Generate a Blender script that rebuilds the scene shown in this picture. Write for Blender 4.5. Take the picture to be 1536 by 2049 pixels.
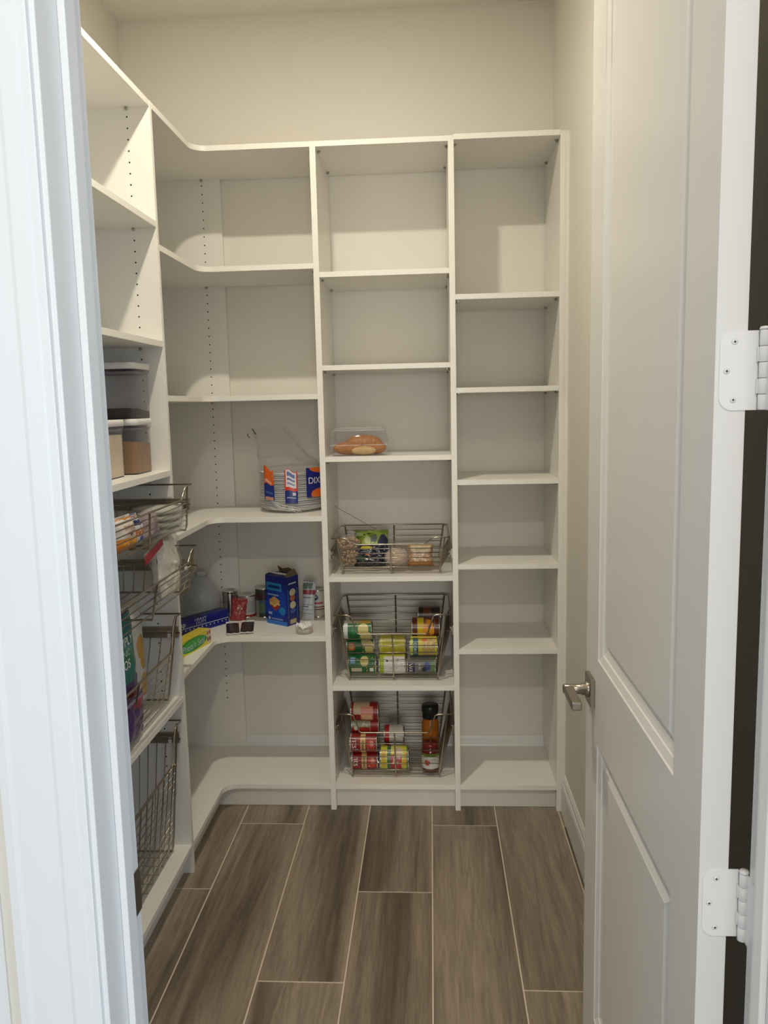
import bpy, bmesh, math, random
from math import sin, cos, pi, radians as R_
from mathutils import Vector, Matrix, noise
random.seed(7)
S = bpy.context.scene
COL = S.collection
for o in list(bpy.data.objects): bpy.data.objects.remove(o)

# ------------------------------------------------------------------ camera, sky, lamps, exposure
cam_d = bpy.data.cameras.new('camera'); cam = bpy.data.objects.new('camera', cam_d); COL.objects.link(cam)
YAW, PIT, ROL = -0.0600, -0.1327, -0.0230
_f = Vector((sin(YAW), cos(YAW), 0)); _r = Vector((cos(YAW), -sin(YAW), 0)); _u = Vector((0, 0, 1))
_f2 = _f*cos(PIT)+_u*sin(PIT); _u2 = _u*cos(PIT)-_f*sin(PIT)
_r3 = _r*cos(ROL)+_u2*sin(ROL); _u3 = _u2*cos(ROL)-_r*sin(ROL)
M = Matrix((_r3, _u3, -_f2)).transposed().to_4x4(); M.translation = Vector((0, 0, 1.5346)); cam.matrix_world = M
cam_d.sensor_fit = 'VERTICAL'; cam_d.sensor_height = 36; cam_d.lens = 36*1607.3/2049; cam_d.clip_start = 0.02
S.camera = cam
S.view_settings.view_transform = 'Standard'; S.view_settings.look = 'None'; S.view_settings.gamma = 1
S.view_settings.exposure = 0.24; S.view_settings.use_curve_mapping = False
w = bpy.data.worlds.new('daylight'); S.world = w; w.use_nodes = True
w.node_tree.nodes['Background'].inputs[0].default_value = (0.60, 0.78, 1.0, 1)
w.node_tree.nodes['Background'].inputs[1].default_value = 0.55
def lamp(name, loc, size, power, col, rot=(0, 0, 0), shape='DISK', size_y=None):
    d = bpy.data.lights.new(name, 'AREA'); d.shape = shape; d.size = size; d.energy = power; d.color = col
    if size_y: d.size_y = size_y
    o = bpy.data.objects.new(name, d); o.location = loc; o.rotation_euler = rot; COL.objects.link(o); return o
lamp('pantry_can_lamp', (-0.41, 1.89, 3.004), 0.07, 15.8, (1.0, 0.91, 0.735))
lamp('kitchen_can_lamp', (0.0, -0.46, 3.004), 0.09, 17.0, (1.0, 0.90, 0.72))
lamp('kitchen_window_lamp', (2.7, -1.5, 1.25), 1.8, 30.0, (0.42, 0.67, 1.0), (R_(90), 0, R_(53)), 'RECTANGLE', 1.9)

lamp('kitchen_far_fill_lamp', (0.35, -6.0, 1.5), 2.4, 98.0, (1.0, 0.95, 0.87), (R_(90), 0, 0), 'RECTANGLE', 1.6)  # no real window: far fill added to brighten the shelf bays

# ------------------------------------------------------------------ dimensions (metres), camera stands at x=0,y=0
YF, YB = 2.8846, 3.2511          # fronts of the back run, back wall
XL, XW, XR = -0.8107, -1.1772, 0.4827   # fronts of the left run, left wall, right wall
TH = 0.0182
ZC = 3.015
A1, B1, A2, B2, A3 = -0.4020, -0.3813, 0.0729, 0.0929, 0.4520
YV0 = 2.4557
ZT, S2, S3, S4, S5, S6 = 2.4194, 2.0130, 1.5600, 1.1177, 0.6656, 0.0835
C1, C2, C3, C4, C5 = 1.9827, 1.6598, 1.3336, 0.8908, 0.4735
RS = (1.8925, 1.5699, 1.2418, 0.9327, 0.6134)
L1, L2, L3, L4 = 2.0769, 1.7239, 1.3294, 0.5961
YN = 1.694                       # near end of the left unit
JY0, JY1, JL, JR = 0.8157, 0.928, -0.377, 0.3765

# ------------------------------------------------------------------ material helpers
def nmat(name):
    m = bpy.data.materials.new(name); m.use_nodes = True; nt = m.node_tree
    return m, nt, nt.nodes['Principled BSDF']
def plain(name, col, rough=0.5, metal=0.0, bump=0.0, bscale=200.0, spec=0.5, var=0.0):
    m, nt, b = nmat(name)
    b.inputs['Roughness'].default_value = rough; b.inputs['Metallic'].default_value = metal
    b.inputs['Specular IOR Level'].default_value = spec
    tc = nt.nodes.new('ShaderNodeTexCoord'); n = nt.nodes.new('ShaderNodeTexNoise'); n.inputs['Scale'].default_value = bscale
    nt.links.new(tc.outputs['Object'], n.inputs['Vector'])
    mx = nt.nodes.new('ShaderNodeMix'); mx.data_type = 'RGBA'
    mx.inputs[6].default_value = tuple(c*(1-var) for c in col)+(1,); mx.inputs[7].default_value = tuple(min(1, c*(1+var)) for c in col)+(1,)
    nt.links.new(n.outputs['Fac'], mx.inputs[0]); nt.links.new(mx.outputs[2], b.inputs['Base Color'])
    if bump:
        bp = nt.nodes.new('ShaderNodeBump'); bp.inputs['Strength'].default_value = bump; bp.inputs['Distance'].default_value = 0.001
        nt.links.new(n.outputs['Fac'], bp.inputs['Height']); nt.links.new(bp.outputs['Normal'], b.inputs['Normal'])
    return m
def film(name, col=(0.95, 0.95, 0.95), alpha=0.12, rough=0.12, tint=(0.97, 0.97, 0.97), edge=0.25):
    """thin clear plastic: mostly clear, glossy at grazing angles"""
    m, nt, b = nmat(name); out = nt.nodes['Material Output']
    tr = nt.nodes.new('ShaderNodeBsdfTransparent'); tr.inputs[0].default_value = tint+(1,)
    b.inputs['Base Color'].default_value = col+(1,); b.inputs['Roughness'].default_value = rough
    lw = nt.nodes.new('ShaderNodeLayerWeight'); lw.inputs['Blend'].default_value = 0.25
    ma = nt.nodes.new('ShaderNodeMath'); ma.operation = 'MULTIPLY_ADD'; ma.inputs[1].default_value = edge; ma.inputs[2].default_value = alpha; ma.use_clamp = True
    nt.links.new(lw.outputs['Facing'], ma.inputs[0])
    mx = nt.nodes.new('ShaderNodeMixShader'); nt.links.new(ma.outputs[0], mx.inputs[0])
    nt.links.new(tr.outputs[0], mx.inputs[1]); nt.links.new(b.outputs[0], mx.inputs[2]); nt.links.new(mx.outputs[0], out.inputs['Surface'])
    return m
def pmat(name, base, shapes=(), rough=0.35, metal=0.0, speck=None):
    """print on a UV-mapped surface: shapes are ('r',u0,u1,v0,v1,col) or ('e',cu,cv,ru,rv,col)"""
    m, nt, b = nmat(name); N = nt.nodes; K = nt.links
    b.inputs['Roughness'].default_value = rough; b.inputs['Metallic'].default_value = metal
    uv = N.new('ShaderNodeUVMap'); sp = N.new('ShaderNodeSeparateXYZ'); K.new(uv.outputs[0], sp.inputs[0])
    def mt(op, a, c):
        n = N.new('ShaderNodeMath'); n.operation = op
        for i, x in enumerate((a, c)):
            if isinstance(x, (int, float)): n.inputs[i].default_value = x
            else: K.new(x, n.inputs[i])
        return n.outputs[0]
    cur = None; U, V = sp.outputs[0], sp.outputs[1]
    rgb = N.new('ShaderNodeRGB'); rgb.outputs[0].default_value = base+(1,); cur = rgb.outputs[0]
    def mix(mask, col):
        nonlocal cur
        x = N.new('ShaderNodeMix'); x.data_type = 'RGBA'; K.new(mask, x.inputs[0]); K.new(cur, x.inputs[6]); x.inputs[7].default_value = col+(1,); cur = x.outputs[2]
    for s in shapes:
        if s[0] == 'r':
            k = mt('MULTIPLY', mt('MULTIPLY', mt('GREATER_THAN', U, s[1]), mt('LESS_THAN', U, s[2])), mt('MULTIPLY', mt('GREATER_THAN', V, s[3]), mt('LESS_THAN', V, s[4])))
        elif s[0] == 'e':
            du = mt('DIVIDE', mt('SUBTRACT', U, s[1]), s[3]); dv = mt('DIVIDE', mt('SUBTRACT', V, s[2]), s[4])
            k = mt('LESS_THAN', mt('ADD', mt('MULTIPLY', du, du), mt('MULTIPLY', dv, dv)), 1.0)
        else:                                   # 'n': blotches ('n', scale, threshold, v0, v1, col)
            no = N.new('ShaderNodeTexNoise'); no.inputs['Scale'].default_value = s[1]; K.new(uv.outputs[0], no.inputs['Vector'])
            k = mt('MULTIPLY', mt('GREATER_THAN', no.outputs['Fac'], s[2]), mt('MULTIPLY', mt('GREATER_THAN', V, s[3]), mt('LESS_THAN', V, s[4])))
        mix(k, s[5])
    K.new(cur, b.inputs['Base Color'])
    return m

WALL = plain('wall_paint', (0.80, 0.77, 0.70), 0.75, bump=0.05, bscale=350)
CEIL = plain('ceiling_paint', (0.80, 0.77, 0.70), 0.8, bump=0.05, bscale=250)
MEL = plain('white_melamine', (0.86, 0.84, 0.79), 0.38, bump=0.02, bscale=600)
TRIM = plain('white_trim_paint', (0.83, 0.825, 0.81), 0.32, bump=0.03, bscale=90)
DOORP = plain('white_door_paint', (0.78, 0.77, 0.75), 0.34, bump=0.03, bscale=120)
HINGE = plain('painted_hinge', (0.84, 0.83, 0.82), 0.3, bump=0.06, bscale=150)
DARK = plain('dark_hole', (0.015, 0.013, 0.011), 0.8)
NICK = plain('satin_nickel_wire', (0.44, 0.39, 0.32), 0.30, 1.0)
RAILM = plain('nickel_slide_rail', (0.42, 0.38, 0.32), 0.36, 1.0)
LEVM = plain('satin_nickel_lever', (0.37, 0.335, 0.285), 0.30, 1.0)
TIN = plain('tin_steel', (0.72, 0.71, 0.69), 0.22, 1.0)
BRONZE = plain('dark_strike_metal', (0.17, 0.16, 0.14), 0.4, 1.0)
GROUT = plain('beige_grout', (0.68, 0.58, 0.48), 0.9, bump=0.2, bscale=400)
CLEAR = film('clear_film', alpha=0.06)
RIGID = film('clear_rigid_plastic', (0.86, 0.86, 0.9), alpha=0.035, rough=0.06, tint=(0.90, 0.89, 0.90))
WHITEP = plain('white_plastic', (0.80, 0.78, 0.77), 0.35)
BLACKP = plain('black_plastic', (0.012, 0.012, 0.013), 0.35)
GREYG = plain('grey_gasket', (0.22, 0.2, 0.21), 0.5)
PAPER = plain('white_paper', (0.82, 0.81, 0.80), 0.7, bump=0.1, bscale=300)

def wood_tile():
    m, nt, b = nmat('wood_look_tile'); N = nt.nodes; K = nt.links
    b.inputs['Roughness'].default_value = 0.42; b.inputs['Specular IOR Level'].default_value = 0.4
    tc = N.new('ShaderNodeTexCoord'); oi = N.new('ShaderNodeObjectInfo')
    off = N.new('ShaderNodeVectorMath'); off.operation = 'SCALE'; cx = N.new('ShaderNodeCombineXYZ')
    K.new(oi.outputs['Random'], cx.inputs[0]); K.new(oi.outputs['Random'], cx.inputs[1]); K.new(cx.outputs[0], off.inputs[0]); off.inputs['Scale'].default_value = 37.0
    ad = N.new('ShaderNodeVectorMath'); ad.operation = 'ADD'; K.new(tc.outputs['Object'], ad.inputs[0]); K.new(off.outputs[0], ad.inputs[1])
    def ns(scl, sc, det, dist=0.0):
        mp = N.new('ShaderNodeMapping'); mp.inputs['Scale'].default_value = scl; K.new(ad.outputs[0], mp.inputs[0])
        n = N.new('ShaderNodeTexNoise'); n.inputs['Scale'].default_value = sc; n.inputs['Detail'].default_value = det; n.inputs['Distortion'].default_value = dist
        K.new(mp.outputs[0], n.inputs['Vector']); return n.outputs['Fac']
    big = ns((8.5, 0.45, 1), 1.0, 3, 0.5); mid = ns((30, 1.7, 1), 1.0, 7, 2.2); fine = ns((260, 14, 1), 1.0, 5, 0.6)
    r1 = N.new('ShaderNodeValToRGB'); e = r1.color_ramp; e.elements[0].position = 0.34; e.elements[0].color = (0.120, 0.095, 0.070, 1)
    e.elements[1].position = 0.58; e.elements[1].color = (0.315, 0.262, 0.205, 1); x = e.elements.new(0.46); x.color = (0.245, 0.200, 0.152, 1)
    K.new(big, r1.inputs[0])
    r2 = N.new('ShaderNodeValToRGB'); r2.color_ramp.elements[0].position = 0.30; r2.color_ramp.elements[0].color = (0.74, 0.73, 0.72, 1)
    r2.color_ramp.elements[1].position = 0.66; r2.color_ramp.elements[1].color = (1.13, 1.11, 1.09, 1); K.new(mid, r2.inputs[0])
    r3 = N.new('ShaderNodeValToRGB'); r3.color_ramp.elements[0].position = 0.3; r3.color_ramp.elements[0].color = (0.84, 0.83, 0.82, 1)
    r3.color_ramp.elements[1].position = 0.7; r3.color_ramp.elements[1].color = (1.14, 1.14, 1.13, 1); K.new(fine, r3.inputs[0])
    def mul(a, c):
        x = N.new('ShaderNodeMix'); x.data_type = 'RGBA'; x.blend_type = 'MULTIPLY'; x.inputs[0].default_value = 1; K.new(a, x.inputs[6]); K.new(c, x.inputs[7]); return x.outputs[2]
    K.new(mul(mul(r1.outputs[0], r2.outputs[0]), r3.outputs[0]), b.inputs['Base Color'])
    bp = N.new('ShaderNodeBump'); bp.inputs['Strength'].default_value = 0.25; bp.inputs['Distance'].default_value = 0.0006; K.new(fine, bp.inputs['Height']); K.new(bp.outputs[0], b.inputs['Normal'])
    return m
TILE = wood_tile()

# ------------------------------------------------------------------ mesh helpers
class MB:
    def __init__(s): s.v = []; s.f = []; s.uv = []; s.m = []; s.sm = []
    def add(s, vs, fs, uvs=None, mi=0, smooth=False):
        b = len(s.v); s.v += [tuple(x) for x in vs]
        for i, f in enumerate(fs):
            s.f.append([b+k for k in f]); s.m.append(mi if isinstance(mi, int) else mi[i]); s.sm.append(smooth)
            s.uv.append(uvs[i] if uvs else [(0, 0)]*len(f))
        return s
    def box(s, x0, x1, y0, y1, z0, z1, mi=0):
        v = [(x0, y0, z0), (x1, y0, z0), (x1, y1, z0), (x0, y1, z0), (x0, y0, z1), (x1, y0, z1), (x1, y1, z1), (x0, y1, z1)]
        f = [(0, 1, 5, 4), (1, 2, 6, 5), (2, 3, 7, 6), (3, 0, 4, 7), (4, 5, 6, 7), (3, 2, 1, 0)]   # front(-y) right back left top bottom
        q = [(0, 0), (1, 0), (1, 1), (0, 1)]
        return s.add(v, f, [q]*6, mi)
    def prism(s, poly, z0, z1, mi=0, smooth=False, ax='z'):
        n = len(poly)
        P = (lambda a, b, h: (a, b, h)) if ax == 'z' else ((lambda a, b, h: (h, a, b)) if ax == 'x' else (lambda a, b, h: (a, h, b)))
        v = [P(a, b, z0) for a, b in poly]+[P(a, b, z1) for a, b in poly]
        f = [tuple(range(n))[::-1], tuple(range(n, 2*n))]+[(i, (i+1) % n, n+(i+1) % n, n+i) for i in range(n)]
        return s.add(v, f, None, mi, smooth)
    def tube(s, pts, r, n=6, mi=0, closed=False):
        pts = [Vector(p) for p in pts]; L = len(pts); rings = []; up = None
        for i, p in enumerate(pts):
            if closed: t = (pts[(i+1) % L]-pts[i-1])
            else: t = pts[min(i+1, L-1)]-pts[max(i-1, 0)]
            t.normalize()
            if up is None:
                up = Vector((0, 0, 1)) if abs(t.z) < 0.9 else Vector((1, 0, 0))
            a = t.cross(up)
            if a.length < 1e-4: a = t.cross(Vector((0.3, 1, 0.2)))
            a.normalize(); b = a.cross(t).normalized(); up = b
            rings.append([p+a*(r*cos(2*pi*k/n))+b*(r*sin(2*pi*k/n)) for k in range(n)])
        v = [q for rg in rings for q in rg]; f = []
        for i in range(L if closed else L-1):
            j = (i+1) % L
            for k in range(n): f.append((i*n+k, i*n+(k+1) % n, j*n+(k+1) % n, j*n+k))
        if not closed: f += [tuple(range(n)), tuple(range((L-1)*n, L*n))[::-1]]
        return s.add(v, f, None, mi, True)
    def lathe(s, prof, n=32, mi=0, center=(0, 0, 0), smooth=True, cap=True):
        """profile [(r,z)], front is -y at u=.5"""
        cx, cy, cz = center; L = len(prof); v = []
        for r, z in prof:
            for k in range(n+1):
                a = -pi/2+2*pi*(k/n-0.5); v.append((cx+r*cos(a), cy+r*sin(a), cz+z))
        f = []; uv = []
        z0, z1 = prof[0][1], prof[-1][1]; dz = (z1-z0) or 1
        for i in range(L-1):
            for k in range(n):
                f.append((i*(n+1)+k, i*(n+1)+k+1, (i+1)*(n+1)+k+1, (i+1)*(n+1)+k))
                a, b = (prof[i][1]-z0)/dz, (prof[i+1][1]-z0)/dz
                uv.append([(k/n, a), ((k+1)/n, a), ((k+1)/n, b), (k/n, b)])
        s.add(v, f, uv, mi, smooth)
        return s
    def grid(s, fn, nu, nv, mi=0, smooth=True):
        v = [fn(i/nu, j/nv) for j in range(nv+1) for i in range(nu+1)]; f = []; uv = []
        for j in range(nv):
            for i in range(nu):
                a = j*(nu+1)+i; f.append((a, a+1, a+nu+2, a+nu+1))
                uv.append([(i/nu, j/nv), ((i+1)/nu, j/nv), ((i+1)/nu, (j+1)/nv), (i/nu, (j+1)/nv)])
        return s.add(v, f, uv, mi, smooth)
    def ell(s, c, r, n=8, m=6, mi=0, jit=0.0, rot=None):
        c = Vector(c); Q = rot or Matrix.Identity(3); v = []; f = []
        sd = random.random()*50
        for j in range(m+1):
            for i in range(n):
                t = pi*j/m; a = 2*pi*i/n; d = Vector((sin(t)*cos(a), sin(t)*sin(a), cos(t)))
                k = 1+jit*noise.noise(d*1.7+Vector((sd, 0, 0)))
                v.append(c+Q@Vector((d.x*r[0]*k, d.y*r[1]*k, d.z*r[2]*k)))
        for j in range(m):
            for i in range(n): f.append((j*n+i, (j+1)*n+i, (j+1)*n+(i+1) % n, j*n+(i+1) % n))
        return s.add(v, f, None, mi, True)
    def build(s, name, mats, parent=None, bevel=0.0, kind=None, label=None, sub=0):
        me = bpy.data.meshes.new(name); me.from_pydata(s.v, [], s.f)
        ul = me.uv_layers.new(name='UVMap'); k = 0
        flat = [c for u in s.uv for q in u for c in q]; ul.data.foreach_set('uv', flat)
        for m in (mats if isinstance(mats, (list, tuple)) else [mats]): me.materials.append(m)
        me.polygons.foreach_set('material_index', s.m); me.polygons.foreach_set('use_smooth', s.sm); me.update()
        o = bpy.data.objects.new(name, me); COL.objects.link(o)
        if parent: o.parent = parent
        if bevel:
            b = o.modifiers.new('bevel', 'BEVEL'); b.width = bevel; b.segments = 2; b.limit_method = 'ANGLE'
        if sub:
            b = o.modifiers.new('sub', 'SUBSURF'); b.levels = sub; b.render_levels = sub
        if kind: o['kind'] = kind
        if label: o['label'] = label
        return o
def tag(o, label, cat, group=None):
    o['label'] = label; o['category'] = cat
    if group: o['group'] = group
    return o
def thing(name, label, cat, loc=(0, 0, 0), rz=0.0, group=None, rot=None):
    o = bpy.data.objects.new(name, None); o.empty_display_size = 0.05; COL.objects.link(o)
    o.location = loc; o.rotation_euler = rot or (0, 0, rz); return tag(o, label, cat, group)
def struct(o):
    o['kind'] = 'structure'; return o
def text_mesh(s, size):
    cu = bpy.data.curves.new('t', 'FONT'); cu.body = s; cu.size = size; cu.align_x = 'CENTER'; cu.align_y = 'CENTER'
    ob = bpy.data.objects.new('t', cu); COL.objects.link(ob)
    dg = bpy.context.evaluated_depsgraph_get(); me = bpy.data.meshes.new_from_object(ob.evaluated_get(dg))
    vs = [v.co.copy() for v in me.vertices]; fs = [tuple(p.vertices) for p in me.polygons]
    bpy.data.objects.remove(ob); bpy.data.meshes.remove(me); return vs, fs
def lettering(parent, s, size, fn, mat, sx=1.0):
    """flat letters laid on a surface by fn(a,b) -> point"""
    vs, fs = text_mesh(s, size); mb = MB(); mb.add([fn(v.x*sx, v.y) for v in vs], fs)
    return mb.build('lettering', mat, parent)

# ------------------------------------------------------------------ the room shell
def wallbox(name, *b, mat=WALL): return struct(MB().box(*b).build(name, mat))
wallbox('wall_back', XW-0.1, XR+0.1, YB, YB+0.1, -0.05, ZC+0.1)
wallbox('wall_left', XW-0.1, XW, JY1-0.01, YB, -0.05, ZC+0.1)
wallbox('wall_right', XR, XR+0.1, JY1-0.01, YB, -0.05, ZC+0.1)
fw = MB()                                       # wall with the doorway
fw.box(-3.2, JL-0.018, JY0, JY1-0.002, -0.05, ZC+0.1); fw.box(JR+0.018, 3.2, JY0, JY1-0.002, -0.05, ZC+0.1); fw.box(JL-0.018, JR+0.018, JY0, JY1-0.002, 2.462, ZC+0.1)
struct(fw.build('wall_front', WALL))
ce = MB(); ce.box(XW-0.1, XR+0.1, JY0+0.02, YB+0.1, ZC, ZC+0.1); ce.box(-3.2, 3.2, -3.2, JY0, ZC, ZC+0.1)
struct(ce.build('ceiling', CEIL))
floor = struct(MB().box(-3.2, 3.2, -3.2, YB+0.1, -0.06, -0.0012).build('floor', GROUT))
G0, GW, TL, GAP = -0.7295, 0.2378, 1.227, 0.0020
starts = {0: 2.366, 1: 1.955, 2: 2.777}
cols = range(-3, 6)
for c in cols:
    x0 = G0+GW*c+GAP; x1 = G0+GW*(c+1)-GAP
    j = {-1: 2.371, 0: 2.779, 1: 1.959, 2: 2.366, 3: 2.776, 4: 1.944}.get(c, starts[c % 3])
    y = j-3*TL
    while y < YB:
        ya, yb = max(y+GAP, -1.0), min(y+TL-GAP, YB-0.001)
        if yb-ya > 0.02:
            cx, cy = (x0+x1)/2, (ya+yb)/2; hx, hy = (x1-x0)/2, (yb-ya)/2
            m = MB(); e = 0.0012
            v = [(-hx, -hy, -0.001), (hx, -hy, -0.001), (hx, hy, -0.001), (-hx, hy, -0.001), (-hx+e, -hy+e, 0), (hx-e, -hy+e, 0), (hx-e, hy-e, 0), (-hx+e, hy-e, 0)]
            m.add(v, [(4, 5, 6, 7), (0, 1, 5, 4), (1, 2, 6, 5), (2, 3, 7, 6), (3, 0, 4, 7)])
            o = m.build('plank_tile', TILE, floor); o.location = (cx, cy, 0)
        y += TL
# baseboards: profile (out from wall, z)
BP = [(0, 0), (0.014, 0), (0.014, 0.105), (0.0125, 0.110), (0.0125, 0.116), (0.009, 0.121), (0.008, 0.134), (0.005, 0.140), (0.004, 0.1455), (0, 0.1455)]
struct(MB().prism([(YB-a, z) for a, z in BP], A1-0.42, A3, ax='x').build('baseboard_back', TRIM))
bb = MB(); n = len(BP)
def prof_y(mb, x, sgn, y0, y1):                 # profile run along y
    v = [(x+sgn*a, y0, z) for a, z in BP]+[(x+sgn*a, y1, z) for a, z in BP]
    mb.add(v, [tuple(range(n)), tuple(range(n, 2*n))[::-1]]+[(i, (i+1) % n, n+(i+1) % n, n+i) for i in range(n)])
prof_y(bb, XR, -1, 0.95, YF)
struct(bb.build('baseboard_right', TRIM))

# door lining (jamb with stop), casings
jm = MB()
for sx, X in ((1, JL), (-1, JR)):
    jm.box(*sorted((X, X-sx*0.018)), JY0, JY1, -0.001, 2.462)
    jm.box(*sorted((X, X+sx*0.0085)), 0.866, 0.8925, -0.001, 2.443)
jm.box(JL, JR, JY0, JY1, 2.444, 2.462); jm.box(JL, JR, 0.866, 0.8925, 2.4355, 2.444)
struct(jm.build('trim_1', TRIM, bevel=0.0016))
# casing cross-section: distance from inner edge, height above the wall
CP = [(0, 0), (0, 0.0075), (0.002, 0.0085), (0.009, 0.009), (0.011, 0.0105), (0.028, 0.0125), (0.032, 0.0118), (0.060, 0.0150), (0.074, 0.0160), (0.080, 0.0175), (0.089, 0.0175), (0.089, 0)]
def casing(name, side):
    mb = MB(); nn = len(CP); xi = (JL-0.0053) if side < 0 else (JR+0.0053)
    v = [(xi+side*a, JY0-h, 0.0) for a, h in CP]+[(xi+side*a, JY0-h, 2.449+a) for a, h in CP]
    v += [(-(xi+side*a) if False else 0.0, JY0-h, 2.449+a) for a, h in CP]
    mb.add(v, [tuple(range(nn)), tuple(range(2*nn, 3*nn))]+[(k*nn+i, k*nn+(i+1) % nn, (k+1)*nn+(i+1) % nn, (k+1)*nn+i) for k in (0, 1) for i in range(nn)])
    return struct(mb.build(name, TRIM))
casing('trim_2', -1); casing('trim_3', 1)
# white board of the neighbouring cabinet beyond a narrow strip of wall
struct(MB().box(-1.15, -0.4928, JY0-0.0035, JY0, 0.0, 2.3).build('trim_4', TRIM, bevel=0.001))
# strike plate on the left jamb
sp = thing('strike_plate', 'dark metal strike plate let into the left door jamb', 'strike plate', (JL, 0.912, 0.935))
MB().box(0.0, 0.0013, -0.0185, 0.016, -0.0285, 0.0285).build('plate', BRONZE, sp, bevel=0.0005)
lp = MB(); lp.grid(lambda u, v: (0.0013-0.009*(u**2), 0.016+0.012*u, -0.018+0.036*v), 6, 2); lp.build('lip', BRONZE, sp)

# ------------------------------------------------------------------ door, hinges, lever
DY0, DY1, DX0, DX1, DZ0, DZ1 = 0.945, 1.667, 0.3229, 0.3579, 0.012, 2.438
door = thing('door_1', None, None, (DX0, DY0, 0)); del door['label']; del door['category']; struct(door)
PR = [(0, 0), (0.002, 0.0020), (0.0150, 0.0062), (0.0165, 0.0082), (0.0305, 0.0125), (0.0335, 0.0125), (0.046, 0.0060)]
dm = MB(); W = DY1-DY0; ST = 0.113
panels = [(ST, W-ST, 1.024, DZ1-0.118), (ST, W-ST, 0.245, 0.852)]
def face(mb, x, sg):                            # one face of the door with two moulded panels
    ys = [0, ST, W-ST, W]; zs = [DZ0, 0.245, 0.852, 1.024, DZ1-0.118, DZ1]
    for i in range(3):
        for k in range(5):
            if i == 1 and k in (1, 3): continue
            q = [(x, ys[i], zs[k]), (x, ys[i+1], zs[k]), (x, ys[i+1], zs[k+1]), (x, ys[i], zs[k+1])]
            mb.add(q, [(0, 1, 2, 3)])
    for (ya, yb, za, zb) in panels:
        pr = [(x+sg*d, ya+a, yb-a, za+a, zb-a) for a, d in PR]
        for (xa, a, b, c, d), (xb, e, f, g, h) in zip(pr, pr[1:]):
            v = [(xa, a, c), (xa, b, c), (xa, b, d), (xa, a, d), (xb, e, g), (xb, f, g), (xb, f, h), (xb, e, h)]
            mb.add(v, [(0, 1, 5, 4), (1, 2, 6, 5), (2, 3, 7, 6), (3, 0, 4, 7)])
        xa, a, b, c, d = pr[-1]; mb.add([(xa, a, c), (xa, b, c), (xa, b, d), (xa, a, d)], [(0, 1, 2, 3)])
face(dm, 0, 1); face(dm, DX1-DX0, -1); T = DX1-DX0
dm.add([(0, 0, DZ0), (T, 0, DZ0), (T, W, DZ0), (0, W, DZ0), (0, 0, DZ1), (T, 0, DZ1), (T, W, DZ1), (0, W, DZ1)], [(0, 1, 5, 4), (2, 3, 7, 6), (4, 5, 6, 7), (3, 2, 1, 0)])
dm.build('door_slab', DOORP, door)
def rounded(x0, x1, z0, z1, r, n=6):            # left corners round, right square
    p = [(x1, z0), (x1, z1)]
    p += [(x0+r-r*sin(t*pi/2/n), z1-r+r*cos(t*pi/2/n)) for t in range(n+1)]
    p += [(x0+r-r*cos(t*pi/2/n), z0+r-r*sin(t*pi/2/n)) for t in range(n+1)]
    return p
PX, PY = 0.3738-DX0, 0.9365-DY0
for hz in (0.265, 0.9135, 1.5635, 2.2135):
    mb = MB(); mb.prism(rounded(0.0045, PX-0.0035, hz-0.0445, hz+0.0445, 0.0155), -0.0016, 0.0006, ax='y')
    h = mb.build('hinge', HINGE, door, bevel=0.0003)
    jf = MB(); jf.box(0.0525, 0.0542, -0.042, PY+0.002, hz-0.0445, hz+0.0445); jf.build('jamb_leaf', HINGE, h)
    for k in range(5):
        kz = hz-0.0445+k*0.0178
        kb = MB(); kb.lathe([(0, 0.0003), (0.0052, 0.0003), (0.0055, 0.0008), (0.0055, 0.0170), (0.0052, 0.0175), (0, 0.0175)], 16, center=(PX, PY, kz)); kb.build('knuckle', HINGE, h)
        if k % 2 == 1:
            lk = MB(); lk.box(PX-0.006, PX, PY+0.003, PY+0.006, kz+0.001, kz+0.0168); lk.build('strap', HINGE, h)
    pc = MB(); pc.lathe([(0, 0), (0.0058, 0), (0.0062, 0.0015), (0.005, 0.0035), (0, 0.0043)], 16, center=(PX, PY, hz+0.0446)); pc.build('pin_cap', HINGE, h)
    for sx_, sz_ in ((0.0205, 0.0325), (0.0125, 0.0), (0.0205, -0.0325)):
        sc = MB()
        for a in range(1):
            sc.lathe([(0, 0.0), (0.0036, 0.0), (0.0028, 0.0006), (0, 0.0008)], 12)
        so = sc.build('screw', HINGE, h); so.location = (sx_, -0.0017, hz+sz_); so.rotation_euler = (R_(90), 0, 0)
        cr = MB(); cr.box(-0.0016, 0.0016, -0.0004, 0.0004, 0.0007, 0.0011); cr.box(-0.0004, 0.0004, -0.0016, 0.0016, 0.0007, 0.0011)
        co = cr.build('screw_slot', DARK, h); co.location = so.location; co.rotation_euler = so.rotation_euler
def lever(side, nm):
    ly, lz = W-0.060, 0.947; X = 0 if side < 0 else T
    r = MB(); r.box(*sorted((X, X+side*0.0095)), ly-0.029, ly+0.029, lz-0.029, lz+0.029)
    ro = r.build('door_handle', LEVM, door, bevel=0.0012, label='satin nickel lever handle on a square rose')
    nk = MB(); nk.lathe([(0.0165, 0.0), (0.0165, 0.004), (0.0125, 0.006), (0.0125, 0.012), (0.0105, 0.0135), (0.0105, 0.030), (0.0105, 0.047), (0.008, 0.0495), (0, 0.0495)], 24)
    no = nk.build('neck', LEVM, ro); no.rotation_euler = (0, side*R_(90), 0); no.location = (X+side*0.0095, ly, lz)
    a = MB(); x0, x1 = X+side*(0.0095+0.029), X+side*(0.0095+0.049)
    lv = a.box(*sorted((x0, x1)), ly-0.100, ly+0.002, lz-0.0085, lz+0.0085).build('lever_arm', LEVM, ro, bevel=0.003)
lever(-1, 'in'); lever(1, 'out')

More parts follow.
